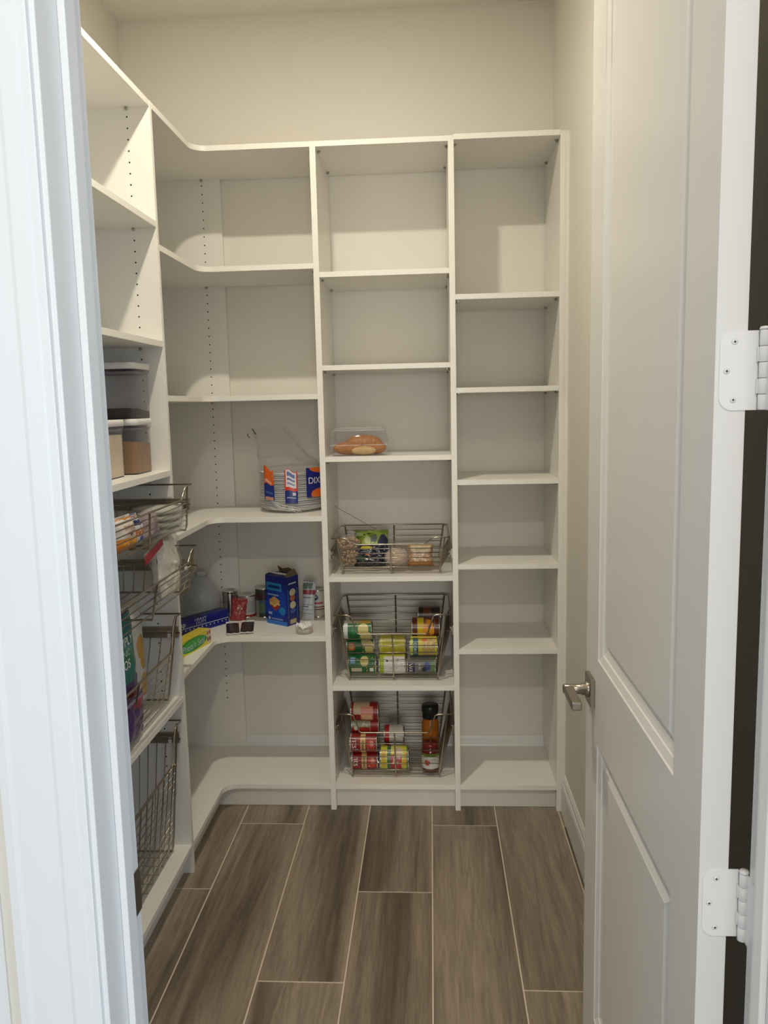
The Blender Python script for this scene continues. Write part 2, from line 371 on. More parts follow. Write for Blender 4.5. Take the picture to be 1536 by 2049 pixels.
# ------------------------------------------------------------------ shelving
def disc(mb, c, r, axis, n=8):
    v = []; 
    for k in range(n):
        a = 2*pi*k/n; p = [r*cos(a), r*sin(a)]
        v.append((c[0], c[1]+p[0], c[2]+p[1]) if axis == 'x' else (c[0]+p[0], c[1], c[2]+p[1]))
    mb.add(v, [tuple(range(n))])
def shelf(parent, x0, x1, y0, y1, z, pins=None):
    o = MB().box(x0, x1, y0, y1, z, z+TH).build('shelf', MEL, parent, bevel=0.0006)
    if pins is not None:
        mb = MB()
        for (px_, py_, ax, sg) in pins:
            if ax == 'x': mb.lathe([(0, 0), (0.0045, 0), (0.0045, 0.004), (0.003, 0.008), (0, 0.008)], 8, center=(px_+sg*0.005, py_, z-0.008)); mb.box(*sorted((px_, px_+sg*0.012)), py_-0.002, py_+0.002, z-0.003, z)
            else: mb.lathe([(0, 0), (0.0045, 0), (0.0045, 0.004), (0.003, 0.008), (0, 0.008)], 8, center=(px_, py_+sg*0.005, z-0.008)); mb.box(px_-0.002, px_+0.002, *sorted((py_, py_+sg*0.012)), z-0.003, z)
        mb.build('shelf_pin', RAILM, o, kind='stuff')
    return o
def holes(parent, cx, axis, pts):
    mb = MB()
    for p in pts: disc(mb, p, 0.0027, axis)
    return mb.build('peg_hole', DARK, parent, kind='stuff')
HZ = [2.3968-0.032*k for k in range(66) if 2.3968-0.032*k > 0.3]
YS = YB-0.003
kick_z1 = S6
# centre tower
ct = thing('shelving_unit', 'white centre shelving tower holding the clear-packed croissants and three wire baskets', 'shelving', (0, 0, 0))
for nm, x0, x1 in (('side_panel', A1, B1), ('side_panel', A2, B2)): MB().box(x0, x1, YF, YS, 0.0, ZT+TH).build(nm, MEL, ct, bevel=0.0006)
pin_c = [(B1, YF+0.05, 'x', 1), (B1, YB-0.06, 'x', 1), (A2, YF+0.05, 'x', -1), (A2, YB-0.06, 'x', -1)]
for z in (ZT, C1, C2, C3, C4, C5, S6): shelf(ct, B1, A2, YF+(0.0005), YS, z, pin_c if z > 0.3 else None)
MB().box(B1, A2, YF+0.035, YF+0.05, 0, S6).build('toe_kick', MEL, ct)
# right tower
rt = thing('shelving_unit', 'empty white shelving tower at the right, beside the door wall', 'shelving', (0, 0, 0))
MB().box(A3, A3+TH, YF, YS, 0.0, ZT+TH).build('side_panel', MEL, rt, bevel=0.0006)
MB().box(A3+TH, XR, YF+0.001, YF+0.02, 0.0, ZT+TH).build('filler_strip', MEL, rt)
pin_r = [(B2, YF+0.05, 'x', 1), (B2, YB-0.06, 'x', 1), (A3, YF+0.05, 'x', -1), (A3, YB-0.06, 'x', -1)]
for z in (ZT+0.004,)+RS+(S6,): shelf(rt, B2, A3, YF+0.0005, YS, z, pin_r if z > 0.3 else None)
MB().box(B2, A3, YF+0.035, YF+0.05, 0, S6).build('toe_kick', MEL, rt)
# corner unit with L-shaped shelves
cu = thing('shelving_unit', 'white corner shelving with curved L-shaped shelves', 'shelving', (0, 0, 0))
MB().box(XW+0.002, -0.8054, YB-0.019, YB-0.001, 0.0, ZT+TH).build('back_panel', MEL, cu)
rr = 0.055
def lpoly(inset=0.0, r=rr, y0=YV0+TH, back=YS, xl=XW+0.003):
    xf, yf = XL-inset, YF+inset
    cx, cy = xf+r, yf-r                         # fillet centre
    p = [(xl, y0), (xf, y0)]
    p += [(cx-r*cos(t*pi/2/10), cy+r*sin(t*pi/2/10)) for t in range(11)] if r > 0.001 else [(xf, yf)]
    p += [(A1, yf), (A1, back), (xl, back)]
    return p
for z in (ZT, S2, S3, S4, S5, S6):
    mb = MB(); mb.prism(lpoly(back=YB-0.0195), z, z+TH); o = mb.build('shelf', MEL, cu, bevel=0.0006)
    fl = MB().box(-0.8050, A1, YB-0.0195, YS, z, z+TH).build('shelf_edge', MEL, o)
    if z > 0.3:
        pm = MB()
        for (px_, py_, ax, sg) in ((-0.8778, YB-0.019, 'y', -1), (A1, YF+0.05, 'x', -1), (A1, YB-0.06, 'x', -1)):
            if ax == 'y': pm.lathe([(0, 0), (0.0045, 0), (0.0045, 0.004), (0.003, 0.008), (0, 0.008)], 8, center=(px_, py_-0.006, z-0.008))
            else: pm.lathe([(0, 0), (0.0045, 0), (0.0045, 0.004), (0.003, 0.008), (0, 0.008)], 8, center=(px_-0.006, py_, z-0.008))
        pm.build('shelf_pin', RAILM, o, kind='stuff')
holes(cu, 0, 'y', [(-0.8778, YB-0.0192, z) for z in HZ if min(abs(z+0.0-s) for s in (S2, S3, S4, S5)) > 0.012])
kk = MB(); IN = 0.035
kk.box(XL-IN-0.015, XL-IN, YV0+TH, YF+IN+0.015, 0, S6); kk.box(XL-IN, A1, YF+IN, YF+IN+0.015, 0, S6); kk.build('toe_kick', MEL, cu)
# left tower
lt = thing('shelving_unit', 'white left shelving tower with food canisters and pull-out baskets', 'shelving', (0, 0, 0))
for y0 in (YV0, YN-TH): MB().box(XW+0.003, XL, y0, y0+TH, 0.0, ZT+TH).build('side_panel', MEL, lt, bevel=0.0006)
pin_l = [(-0.88, YV0, 'y', -1), (-1.12, YV0, 'y', -1), (-0.88, YN, 'y', 1), (-1.12, YN, 'y', 1)]
for z in (ZT, L1, L2, L3, L4, S6): shelf(lt, XW+0.003, XL-0.0005, YN, YV0, z, pin_l if z > 0.3 else None)
holes(lt, 0, 'y', [(-0.88, YV0-0.0002, z-0.004) for z in HZ if min(abs(z-s) for s in (L1, L2, L3, L4)) > 0.015])
MB().box(XL-IN-0.015, XL-IN, YN, YV0, 0, S6).build('toe_kick', MEL, lt)

# ------------------------------------------------------------------ wire baskets
def basket(label, loc, rz, wt, wb, dt, zr, zb, dip, rows, dipx=0.062, bars=(0.0, 0.5, 1.0), floorw=14, side_step=0.04, railz=0.045, deepgrid=False, rail_gap=0.016, tf=0.042):
    """local: x along the front, y from front (0) to back (+), z up from the shelf"""
    t = thing('wire_basket', label, 'basket', loc, rz, 'satin nickel pull-out wire baskets')
    hw, hb = wt/2, wb/2; y0, y1 = 0.0, dt; yb0, yb1 = tf, dt-0.03
    zm = zr-dip
    s = 0.018
    fr = [(-hw, y0, zr), (-hw+dipx-0.012, y0, zr), (-hw+dipx, y0, zr-0.004), (-hw+dipx+s*0.4, y0+0.004, zr-dip*0.35), (-hw+dipx+s*1.2, y0+0.006, zm+0.004), (-hw+dipx+s*1.7, y0+0.007, zm)]
    fr = fr+[(-a, b, c) for a, b, c in fr[::-1]]
    rim = MB(); rim.tube(fr+[(hw, y1-0.02, zr), (hw-0.02, y1, zr), (-hw+0.02, y1, zr), (-hw, y1-0.02, zr)], 0.0029, 6, closed=True)
    rim.build('rim', NICK, t)
    # the two outer uprights and the middle one; each a bent flat wire going under the basket to the back
    def bar(fx, top):
        xt, xb = -hw*0.93+fx*2*hw*0.93, -hb+fx*2*hb
        mb = MB(); mb.tube([(xt, y0+0.006, top), (xb, yb0-0.004, zb+0.012), (xb, yb0, zb-0.004), (xb, yb1, zb-0.004), (xb, yb1+0.006, zb+0.012), (xt, y1-0.004, zr)], 0.0031, 6)
        return mb.build('upright_bar', NICK, t)
    for fx in bars: bar(fx, zm if 0.05 < fx < 0.95 else zr)
    g = MB(); rw = 0.0016
    def side(z): k = (z-zb)/(zr-zb); return hb+(hw*0.93-hb)*k, yb0*(1-k)+0.006*k, yb1+(y1-0.004-yb1)*k
    for i in range(rows):
        z = zb+0.004+(zm-0.012-zb)*(i+0.5)/rows; h, fy, by = side(z); g.tube([(-h, fy, z), (h, fy, z)], rw, 5); 
    nb = max(rows, int((zr-zb)/0.028))
    for i in range(nb):
        z = zb+0.004+(zr-0.012-zb)*(i+0.5)/nb; h, fy, by = side(z); g.tube([(-h, by, z), (h, by, z)], rw, 5)
    for i in range(floorw):                      # floor wires run across and up both sides
        k = (i+0.5)/floorw; y = yb0+(yb1-yb0)*k; yt = 0.01+(y1-0.02)*k
        g.tube([(-hw, yt, zr-railz-0.018), (-hb, y, zb), (hb, y, zb), (hw, yt, zr-railz-0.018)], rw, 5)
    if deepgrid:
        m_ = int(2*hb/0.045)
        for i in range(1, m_): xx = -hb+2*hb*i/m_; g.tube([(xx*hw*0.93/hb, 0.006, zm), (xx, yb0, zb), (xx, yb1, zb)], rw, 5)
    g.build('wire_grid', NICK, t, kind='stuff')
    for sx in (-1, 1):
        zl = zr-railz-0.018
        mb = MB(); mb.tube([(sx*hw*0.93, y0+0.003, zl), (sx*(hw+0.001), y0+0.005, zl), (sx*(hw+0.001), y1-0.02, zl)], 0.0022, 6); mb.build('side_flange', NICK, t)
        xr = sx*(hw+rail_gap); xi = sx*(hw+0.003)
        mb = MB(); mb.box(*sorted((xr, xi+sx*0.004)), y0+0.012, y1-0.01, zl-0.018, zl+0.018); mb.box(*sorted((xi, xi+sx*0.004)), y0+0.02, y1-0.02, zl-0.008, zl+0.010)
        mb.build('slide_rail', RAILM, t, bevel=0.001)
        c = MB(); c.box(*sorted((xi-sx*0.003, xi)), y0+0.036, y0+0.047, zl-0.016, zl+0.004); c.build('clip', WHITEP, t, bevel=0.002)
    return t
XC = (B1+A2)/2
YBK = YF+0.016
basket('shallow satin nickel wire basket of bagged nuts and greens, topmost in the centre tower', (XC, YBK, C4+TH), 0, 0.430, 0.362, 0.325, 0.1415, 0.016, 0.025, 5, tf=0.025)
basket('deep satin nickel wire basket with yellow and green cans in the centre tower', (XC, YBK, C5+TH), 0, 0.432, 0.336, 0.325, 0.2690, 0.014, 0.075, 6)
basket('deep satin nickel wire basket with red cans and bottles, lowest in the centre tower', (XC, YBK, S6+TH), 0, 0.434, 0.336, 0.325, 0.2735, 0.016, 0.075, 6)
YLC = (YN+YV0)/2; lw = YV0-YN-0.032
basket('shallow pulled-out wire basket of snack bags under the canisters', (-0.742, YLC, L3-0.175), R_(90), lw, lw-0.075, 0.34, 0.150, 0.016, 0.040, 5, tf=0.014, floorw=9)
basket('pulled-out wire basket holding the big clear bag with the red zip', (-0.733, YLC, 0.962), R_(90), lw, lw-0.075, 0.34, 0.150, 0.014, 0.040, 4, tf=0.026, floorw=9)
basket('deep wire basket with the teal and purple chip bags, left tower', (-0.800, YLC, L4+TH), R_(90), lw, lw-0.085, 0.34, 0.279, 0.014, 0.100, 7, floorw=9)
basket('extra-deep empty wire basket at the bottom of the left tower', (-0.818, YLC, S6+TH), R_(90), lw, lw-0.070, 0.34, 0.438, 0.010, 0.115, 11, bars=(0.0, 1.0), floorw=11, deepgrid=True)

# ------------------------------------------------------------------ recessed lamp in the pantry ceiling
rl = thing('recessed_light', 'round white recessed ceiling light of the pantry', 'light', (-0.41, 1.89, ZC))
MB().lathe([(0.036, -0.002), (0.045, -0.006), (0.075, -0.005), (0.078, 0.0)], 40).build('trim_ring', TRIM, rl)
le, nt_, b_ = nmat('lamp_lens'); b_.inputs['Emission Color'].default_value = (1, 0.83, 0.61, 1); b_.inputs['Emission Strength'].default_value = 6; b_.inputs['Base Color'].default_value = (0.9, 0.85, 0.75, 1)
MB().lathe([(0, -0.0015), (0.036, -0.0015)], 32).build('lens', le, rl)
# ------------------------------------------------------------------ food canisters on the left tower
def rring(w, d, r, z, n=5, dz=0.0):
    p = []
    for cx, cy, a0 in ((w/2-r, -d/2+r, -90), (w/2-r, d/2-r, 0), (-w/2+r, d/2-r, 90), (-w/2+r, -d/2+r, 180)):
        for k in range(n+1):
            a = R_(a0+90*k/n); p.append((cx+r*cos(a), cy+r*sin(a), z))
    return p
def loft(mb, rings, cap0=True, cap1=True, mi=0, smooth=True):
    n = len(rings[0]); v = [q for r in rings for q in r]; f = []
    for i in range(len(rings)-1):
        for k in range(n): f.append((i*n+k, i*n+(k+1) % n, (i+1)*n+(k+1) % n, (i+1)*n+k))
    mb.add(v, f, None, mi, smooth)
    if cap0: mb.add(rings[0], [tuple(range(n))[::-1]], None, mi)
    if cap1: mb.add(rings[-1], [tuple(range(n))], None, mi)
    return mb
BROWNS = plain('brown_sugar', (0.33, 0.19, 0.085), 0.95, bump=0.5, bscale=260, var=0.18)
FLOUR = plain('cream_flour', (0.72, 0.60, 0.44), 0.9, bump=0.15, bscale=300)
GROUND = plain('dark_ground_coffee', (0.045, 0.033, 0.028), 0.9, bump=0.6, bscale=300, var=0.4)
def canister(label, x, y, z, fill, fmat, tilt, s=0.152, h=0.1625):
    t = thing('food_canister', label, 'canister', (x, y, z), 0, 'clear canisters with white lids')
    b = MB(); loft(b, [rring(s-0.018, s-0.018, 0.02, 0), rring(s-0.012, s-0.012, 0.022, 0.004), rring(s-0.008, s-0.008, 0.022, h-0.03), rring(s-0.002, s-0.002, 0.022, h-0.026), rring(s-0.002, s-0.002, 0.022, h-0.019)], True, False)
    b.build('canister_body', RIGID, t)
    d = MB(); loft(d, [rring(s-0.014, s-0.014, 0.02, -0.0), rring(s-0.014, s-0.014, 0.02, 0.0028)]); d.build('base_pad', BLACKP, t)
    g = MB(); loft(g, [rring(s-0.010, s-0.010, 0.02, h-0.032), rring(s-0.010, s-0.010, 0.02, h-0.026)]); g.build('seal', GREYG, t)
    l = MB(); loft(l, [rring(s-0.004, s-0.004, 0.022, h-0.0185), rring(s, s, 0.024, h-0.017), rring(s, s, 0.024, h-0.002), rring(s-0.004, s-0.004, 0.022, h)]); l.build('lid', WHITEP, t)
    c = MB(); q = s-0.014; lo = [(a, e, 0.0035) for a, e, _ in rring(q, q, 0.019, 0)]
    hi = [(a, e, 0.0035+fill+tilt*(-e/q)+0.003*noise.noise(Vector((a*60, e*60, 1)))) for a, e, _ in rring(q, q, 0.019, 0)]
    loft(c, [lo, hi], True, False)
    n_ = len(hi); ctr = (0, 0, sum(p[2] for p in hi)/n_+abs(tilt)*0.25)
    c.add(hi+[ctr], [(i, (i+1) % n_, n_) for i in range(n_)], None, 0, True)
    c.build('contents', fmat, t)
ZL3 = L3+TH
canister('clear canister of brown sugar with white lid, lower right of the trio', -0.928, 2.3705, ZL3, 0.088, BROWNS, 0.012)
canister('clear canister of cream flour with white lid, beside the door frame', -0.944, 2.188, ZL3, 0.118, FLOUR, 0.002)
canister('clear canister with a little dark coffee, stacked on top of the others', -0.926, 2.376, ZL3+0.163, 0.022, GROUND, 0.012)

# ------------------------------------------------------------------ bags
def pillow(mb, w, h, d, n=14, m=16, wr=0.004, seed=0.0, mi=0, p=2.6, z0=0.0, pinch=0.06, back=True, fullness=0.5):
    def pt(u, v, s):
        a, b = 2*u-1, 2*v-1
        k = max(0, (1-abs(a)**p)*(1-abs(b)**p))**fullness
        q = noise.noise(Vector((a*2.6+seed, b*2.6, s*3.0)))+0.6*noise.noise(Vector((a*6+seed, b*6, s*5.0)))
        y = s*(d/2*k+wr*q*(0.25+k))
        x = a*w/2*(1-pinch*(1-abs(b))*1.0)+wr*0.6*noise.noise(Vector((b*4+seed, a*2, 9)))
        z = z0+v*h+(0.004*noise.noise(Vector((a*4, seed, b)))*abs(b))
        return (x, y, z)
    mb.grid(lambda u, v: pt(u, v, -1), n, m, mi)
    if back: mb.grid(lambda u, v: pt(1-u, v, 1), n, m, mi)
    return mb
def crimp(mb, w, z0, h, n=24, amp=0.0012, mi=0):
    mb.grid(lambda u, v: ((u-0.5)*w, amp*sin(u*60)+0.002*sin(u*7), z0+v*h), n, 2, mi, False)
    return mb
def bag(name, label, cat, loc, rot, w, h, d, mat, part='pouch', seed=0.0, wr=0.004, group=None, crimps=True, **k):
    t = thing(name, label, cat, loc, 0, group, rot=rot)
    mb = MB(); pillow(mb, w, h, d, seed=seed, wr=wr, **k); o = mb.build(part, mat, t)
    if crimps:
        c = MB(); crimp(c, w*0.97, h-0.002, 0.012); c.build('top_seal', mat, t)
        c = MB(); crimp(c, w*0.97, -0.0, 0.006); c.build('bottom_seal', mat, t)
    return t
def bits(parent, name, mat, n, R, r, jit=0.25, c=(0, 0, 0), seed=1, shell=0.55):
    rnd = random.Random(seed); mb = MB()
    for i in range(n):
        d = Vector((rnd.gauss(0, 1), rnd.gauss(0, 1), rnd.gauss(0, 1))).normalized(); k = shell+(1-shell)*rnd.random()**0.6
        q = Matrix.Rotation(rnd.random()*6, 3, 'X') @ Matrix.Rotation(rnd.random()*6, 3, 'Z')
        mb.ell((c[0]+d.x*R[0]*k, c[1]+d.y*R[1]*k, c[2]+d.z*R[2]*k), r, 6, 4, 0, jit, q)
    return mb.build(name, mat, parent, kind='stuff')
def blob(parent, name, mat, c, r, seed, wr=0.006, n=18, m=12, flat=None):
    mb = MB()
    def f(u, v):
        t = pi*v; a = 2*pi*u; d = Vector((sin(t)*cos(a), sin(t)*sin(a), cos(t)))
        q = wr*(noise.noise(d*2.5+Vector((seed, 0, 0)))+0.8*noise.noise(d*6+Vector((0, seed, 0))))
        z = c[2]+d.z*(r[2]+q)
        if flat is not None: z = max(z, flat)
        return (c[0]+d.x*(r[0]+q), c[1]+d.y*(r[1]+q), z)
    mb.grid(lambda u, v: f(u, 1-v), n, m); return mb.build(name, mat, parent)
NUTM = plain('peanut_skin', (0.42, 0.27, 0.15), 0.6, bump=0.3, bscale=200, var=0.35)
OATM = plain('oat_flakes', (0.55, 0.42, 0.33), 0.8, var=0.25, bscale=120)
ZF = C4+TH+0.0175                                   # floor of the shallow basket
# clear bag of peanuts, two lobes
t = thing('snack_bag', 'clear bag of peanuts at the left end of the shallow basket', 'bag', (-0.318, 2.998, ZF), 0)
bits(t, 'peanut', NUTM, 110, (0.036, 0.034, 0.030), (0.0075, 0.0055, 0.005), c=(0.004, 0, 0.036), seed=3)
bits(t, 'peanut', NUTM, 95, (0.044, 0.036, 0.024), (0.0075, 0.0055, 0.005), c=(-0.002, 0.006, 0.088), seed=4)
blob(t, 'bag_film', CLEAR, (0, 0.002, 0.060), (0.046, 0.043, 0.062), 2.0, 0.006)
fl = MB(); fl.grid(lambda u, v: (0.012-0.075*v+0.045*u*(1-v*0.9), 0.02+0.10*v+0.02*u, 0.112+0.105*v-0.075*u*v), 8, 8); fl.build('bag_flap', film('flap_film', (0.75, 0.68, 0.72), 0.10, 0.15), t)
ed = MB(); ed.tube([(0.012-0.075*v+0.045*(1-v*0.9) if False else 0.012-0.075*(1-k)+0.09*k, 0.12-0.06*k, 0.217-0.085*k) for k, v in [(i/8, 0) for i in range(9)]], 0.0012, 5); ed.build('bag_edge', plain('purple_zip', (0.25, 0.17, 0.22), 0.4), t)
# green and yellow leafy bag behind
GREENB = pmat('green_bag_print', (0.20, 0.30, 0.04), [('n', 5, 0.52, 0, 1, (0.36, 0.46, 0.09)), ('n', 9, 0.60, 0, 1, (0.05, 0.09, 0.02)), ('r', 0.50, 0.66, 0.55, 0.78, (0.16, 0.18, 0.20)), ('e', 0.2, 0.25, 0.16, 0.12, (0.62, 0.56, 0.05)), ('e', 0.85, 0.4, 0.16, 0.4, (0.04, 0.04, 0.12)), ('e', 0.38, 0.6, 0.1, 0.16, (0.55, 0.62, 0.28))], 0.25)
bag('snack_bag', 'green and yellow bag rising behind the peanuts in the shallow basket', 'bag', (-0.236, 3.072, ZF+0.012), (R_(-24), 0, R_(4)), 0.135, 0.118, 0.055, GREENB, seed=4.2, wr=0.006, crimps=False)
DKB = pmat('navy_foil_print', (0.012, 0.014, 0.03), [('n', 7, 0.56, 0, 1, (0.10, 0.11, 0.14)), ('n', 11, 0.63, 0.35, 1, (0.55, 0.55, 0.56)), ('e', 0.45, 0.55, 0.07, 0.05, (0.5, 0.12, 0.03)), ('e', 0.25, 0.35, 0.12, 0.12, (0.03, 0.09, 0.05)), ('e', 0.4, 0.85, 0.2, 0.08, (0.5, 0.43, 0.05))], 0.18)
bag('snack_bag', 'dark navy foil bag in the middle of the shallow basket', 'bag', (-0.238, 2.996, ZF), (R_(-12), 0, R_(-3)), 0.118, 0.082, 0.06, DKB, seed=8.1, wr=0.008, crimps=False)
t = thing('snack_bag', 'clear bag of pinkish oats between the navy bag and the sliced bread', 'bag', (-0.135, 2.992, ZF), 0)
blob(t, 'oat', OATM, (0, 0, 0.033), (0.043, 0.036, 0.030), 5.0, 0.004, flat=0.003)
bits(t, 'oat_flake', OATM, 160, (0.044, 0.037, 0.031), (0.0042, 0.0036, 0.0014), c=(0, 0, 0.034), seed=9, shell=0.93)
blob(t, 'bag_film', CLEAR, (0, 0, 0.036), (0.050, 0.042, 0.035), 7.0, 0.005, flat=0.001)
BREAD = pmat('bread_pack_print', (0.44, 0.27, 0.15), [('n', 6, 0.5, 0, 0.7, (0.56, 0.40, 0.27)), ('r', 0.0, 1.0, 0.0, 0.26, (0.50, 0.22, 0.06)), ('r', 0.12, 0.9, 0.68, 0.95, (0.58, 0.49, 0.36)), ('r', 0.3, 0.75, 0.76, 0.87, (0.40, 0.33, 0.16)), ('n', 12, 0.63, 0.2, 0.7, (0.70, 0.62, 0.52))], 0.3)
t = bag('bread_pack', 'small pack of sliced tan bread at the right end of the shallow basket', 'bread', (-0.046, 2.992, ZF), (R_(-6), 0, R_(3)), 0.098, 0.083, 0.062, BREAD, seed=2.2, wr=0.003, crimps=False, p=5)
c = MB(); crimp(c, 0.06, 0.081, 0.016); c.build('gathered_end', CLEAR, t)

# ------------------------------------------------------------------ cans
WHT = plain('white_ink', (0.80, 0.79, 0.77), 0.4); NAVY = plain('navy_ink', (0.012, 0.018, 0.10), 0.4); ORNG = plain('orange_ink', (0.75, 0.22, 0.02), 0.4); SILV = plain('silver_ink', (0.55, 0.57, 0.62), 0.3)
TINI = plain('tin_lid', (0.60, 0.59, 0.57), 0.25, 1.0)
def food_can(label, loc, mat, r=0.0365, L=0.106, lying=True, rz=0.0, spin=0.0, group=None, words=(), ribs=False):
    rot = (0, R_(90), rz) if lying else (0, 0, rz)
    if lying: loc = (loc[0]-L/2, loc[1], loc[2])
    t = thing('food_can', label, 'can', loc, 0, group, rot=rot)
    b = MB()
    if ribs: mid = [(r-0.0008-0.0009*(k % 2), 0.006+(L-0.012)*k/20) for k in range(21)]
    else: mid = [(r-0.0006, 0.004), (r-0.0006, L-0.004)]
    b.lathe([(0, 0.004), (r-0.004, 0.004), (r-0.0035, 0.0), (r+0.0006, 0.0), (r+0.0006, 0.003)]+mid+[(r+0.0006, L-0.003), (r+0.0006, L), (r-0.0035, L), (r-0.004, L-0.004), (r*0.6, L-0.0045), (0, L-0.004)], 28)
    b.build('can_body', TIN, t)
    if mat:
        l = MB(); l.lathe([(r, 0.0042), (r, L-0.0042)], 36); lo = l.build('can_label', mat, t); lo.rotation_euler = (0, 0, spin)
        for (s, size, u0, v0, ink) in words:
            def fn(a, b_, u0=u0, v0=v0):
                an = -pi/2+2*pi*(u0-0.5)+a/r; q = r+0.0003; return (q*cos(an), q*sin(an), L*v0+b_)
            lettering(lo, s, size, fn, ink)
    return t
GRN = pmat('green_can_print', (0.012, 0.13, 0.035), [('r', 0, 1, 0.0, 0.14, (0.62, 0.66, 0.66)), ('r', 0.22, 0.34, 0.14, 1, (0.52, 0.50, 0.30)), ('e', 0.45, 0.72, 0.11, 0.20, (0.58, 0.50, 0.19)), ('e', 0.58, 0.82, 0.10, 0.22, (0.62, 0.52, 0.20)), ('r', 0.24, 0.33, 0.62, 0.98, (0.74, 0.42, 0.04)), ('e', 0.47, 0.40, 0.075, 0.13, (0.03, 0.20, 0.07)), ('n', 9, 0.66, 0.5, 1, (0.55, 0.38, 0.05))], 0.3)
GRN2 = pmat('green_can_emblem_print', (0.010, 0.11, 0.03), [('e', 0.38, 0.72, 0.12, 0.18, (0.56, 0.49, 0.20)), ('e', 0.52, 0.86, 0.14, 0.18, (0.60, 0.50, 0.18)), ('e', 0.50, 0.17, 0.075, 0.15, (0.42, 0.10, 0.04)), ('e', 0.50, 0.17, 0.05, 0.10, (0.55, 0.30, 0.10)), ('n', 9, 0.64, 0.55, 1, (0.50, 0.36, 0.06))], 0.3)
GRN3 = pmat('green_can_lower_print', (0.012, 0.12, 0.035), [('e', 0.40, 0.60, 0.10, 0.16, (0.55, 0.48, 0.20)), ('r', 0.33, 0.44, 0.06, 0.24, (0.16, 0.30, 0.50)), ('r', 0.52, 0.60, 0.1, 0.5, (0.55, 0.46, 0.34)), ('r', 0.52, 0.60, 0.8, 0.95, (0.72, 0.70, 0.62)), ('n', 8, 0.64, 0.5, 1, (0.5, 0.38, 0.05))], 0.3)
YWC = pmat('lime_white_can_print', (0.70, 0.69, 0.67), [('r', 0, 1, 0, 0.17, (0.33, 0.46, 0.02)), ('r', 0.22, 0.31, 0.0, 1, (0.40, 0.42, 0.04)), ('e', 0.40, 0.30, 0.02, 0.04, (0.05, 0.05, 0.05)), ('e', 0.38, 0.72, 0.02, 0.05, (0.08, 0.08, 0.07)), ('n', 14, 0.66, 0.25, 0.95, (0.45, 0.44, 0.42))], 0.35)
YEL = pmat('yellow_olive_can_print', (0.42, 0.36, 0.02), [('r', 0, 1, 0.0, 0.1, (0.48, 0.50, 0.05)), ('e', 0.40, 0.55, 0.08, 0.3, (0.34, 0.33, 0.02)), ('n', 8, 0.62, 0.1, 1, (0.50, 0.46, 0.06))], 0.35)
CORN = pmat('yellow_corn_can_print', (0.58, 0.52, 0.04), [('r', 0.3, 0.75, 0.46, 0.93, (0.46, 0.30, 0.10)), ('n', 16, 0.55, 0.46, 0.93, (0.66, 0.50, 0.16)), ('r', 0.30, 0.70, 0.10, 0.30, (0.02, 0.10, 0.16)), ('r', 0.0, 1, 0.0, 0.07, (0.50, 0.62, 0.05)), ('e', 0.36, 0.52, 0.03, 0.10, (0.62, 0.16, 0.03))], 0.3)
GRY = pmat('grey_blue_can_print', (0.17, 0.17, 0.17), [('r', 0.44, 0.62, 0.0, 0.26, (0.012, 0.016, 0.06)), ('e', 0.50, 0.72, 0.08, 0.12, (0.02, 0.06, 0.22)), ('e', 0.56, 0.60, 0.05, 0.08, (0.02, 0.02, 0.03)), ('r', 0.3, 0.72, 0.88, 1, (0.12, 0.24, 0.10)), ('r', 0.45, 0.55, 0.4, 0.48, (0.35, 0.38, 0.34))], 0.35)
PEA = pmat('peach_can_print', (0.11, 0.025, 0.015), [('r', 0.20, 0.75, 0.18, 0.42, (0.66, 0.50, 0.01)), ('e', 0.52, 0.60, 0.20, 0.22, (0.74, 0.30, 0.02)), ('n', 9, 0.6, 0.42, 1, (0.26, 0.12, 0.07)), ('r', 0.26, 0.40, 0.22, 0.38, (0.62, 0.44, 0.02))], 0.28)
DKC = pmat('dark_can_print', (0.020, 0.012, 0.010), [('r', 0.25, 0.6, 0.2, 0.6, (0.10, 0.03, 0.015)), ('n', 8, 0.62, 0, 1, (0.10, 0.05, 0.03))], 0.3)
bz = C5+TH+0.016; g = 'cans lying in the deep middle basket'
food_can('green corn can, bottom of the left column in the middle basket', (-0.276, 2.987, bz+0.0375), GRN3, L=0.108, group=g)
food_can('green can with a red round emblem, middle of the left column', (-0.284, 3.023, bz+0.104), GRN2, L=0.108, group=g)
food_can('green and yellow can, top of the left column in the middle basket', (-0.290, 2.990, bz+0.1715), GRN, L=0.110, group=g)
food_can('lime and white can lying at the front centre of the middle basket', (-0.160, 2.986, bz+0.0375), YWC, L=0.104, group=g)
food_can('olive yellow can behind and above the lime and white can', (-0.160, 3.026, bz+0.102), YEL, L=0.104, group=g)
food_can('olive yellow can on the floor of the middle basket at the back', (-0.160, 3.063, bz+0.0375), YEL, L=0.104, group=g)
food_can('grey can with navy lettering panel, bottom of the right column', (-0.049, 2.987, bz+0.0375), GRY, L=0.110, group=g, words=[('WA', 0.022, 0.53, 0.13, WHT)])
food_can('yellow corn can on the grey can in the right column', (-0.039, 2.975, bz+0.112), CORN, L=0.108, group=g, words=[('CORN', 0.015, 0.50, 0.20, WHT)])
food_can('dark red can with yellow band and orange peaches, over the corn can', (-0.030, 3.016, bz+0.175), PEA, L=0.108, group=g)
food_can('dark brown can at the top back of the right column', (-0.016, 3.086, bz+0.199), DKC, L=0.090, group=g)
food_can('dark brown can half hidden behind the yellow corn can', (-0.030, 3.070, bz+0.1245), DKC, L=0.100, group=g)
food_can('dark brown can on the basket floor behind the grey can', (-0.040, 3.064, bz+0.0375), DKC, L=0.100, group=g)
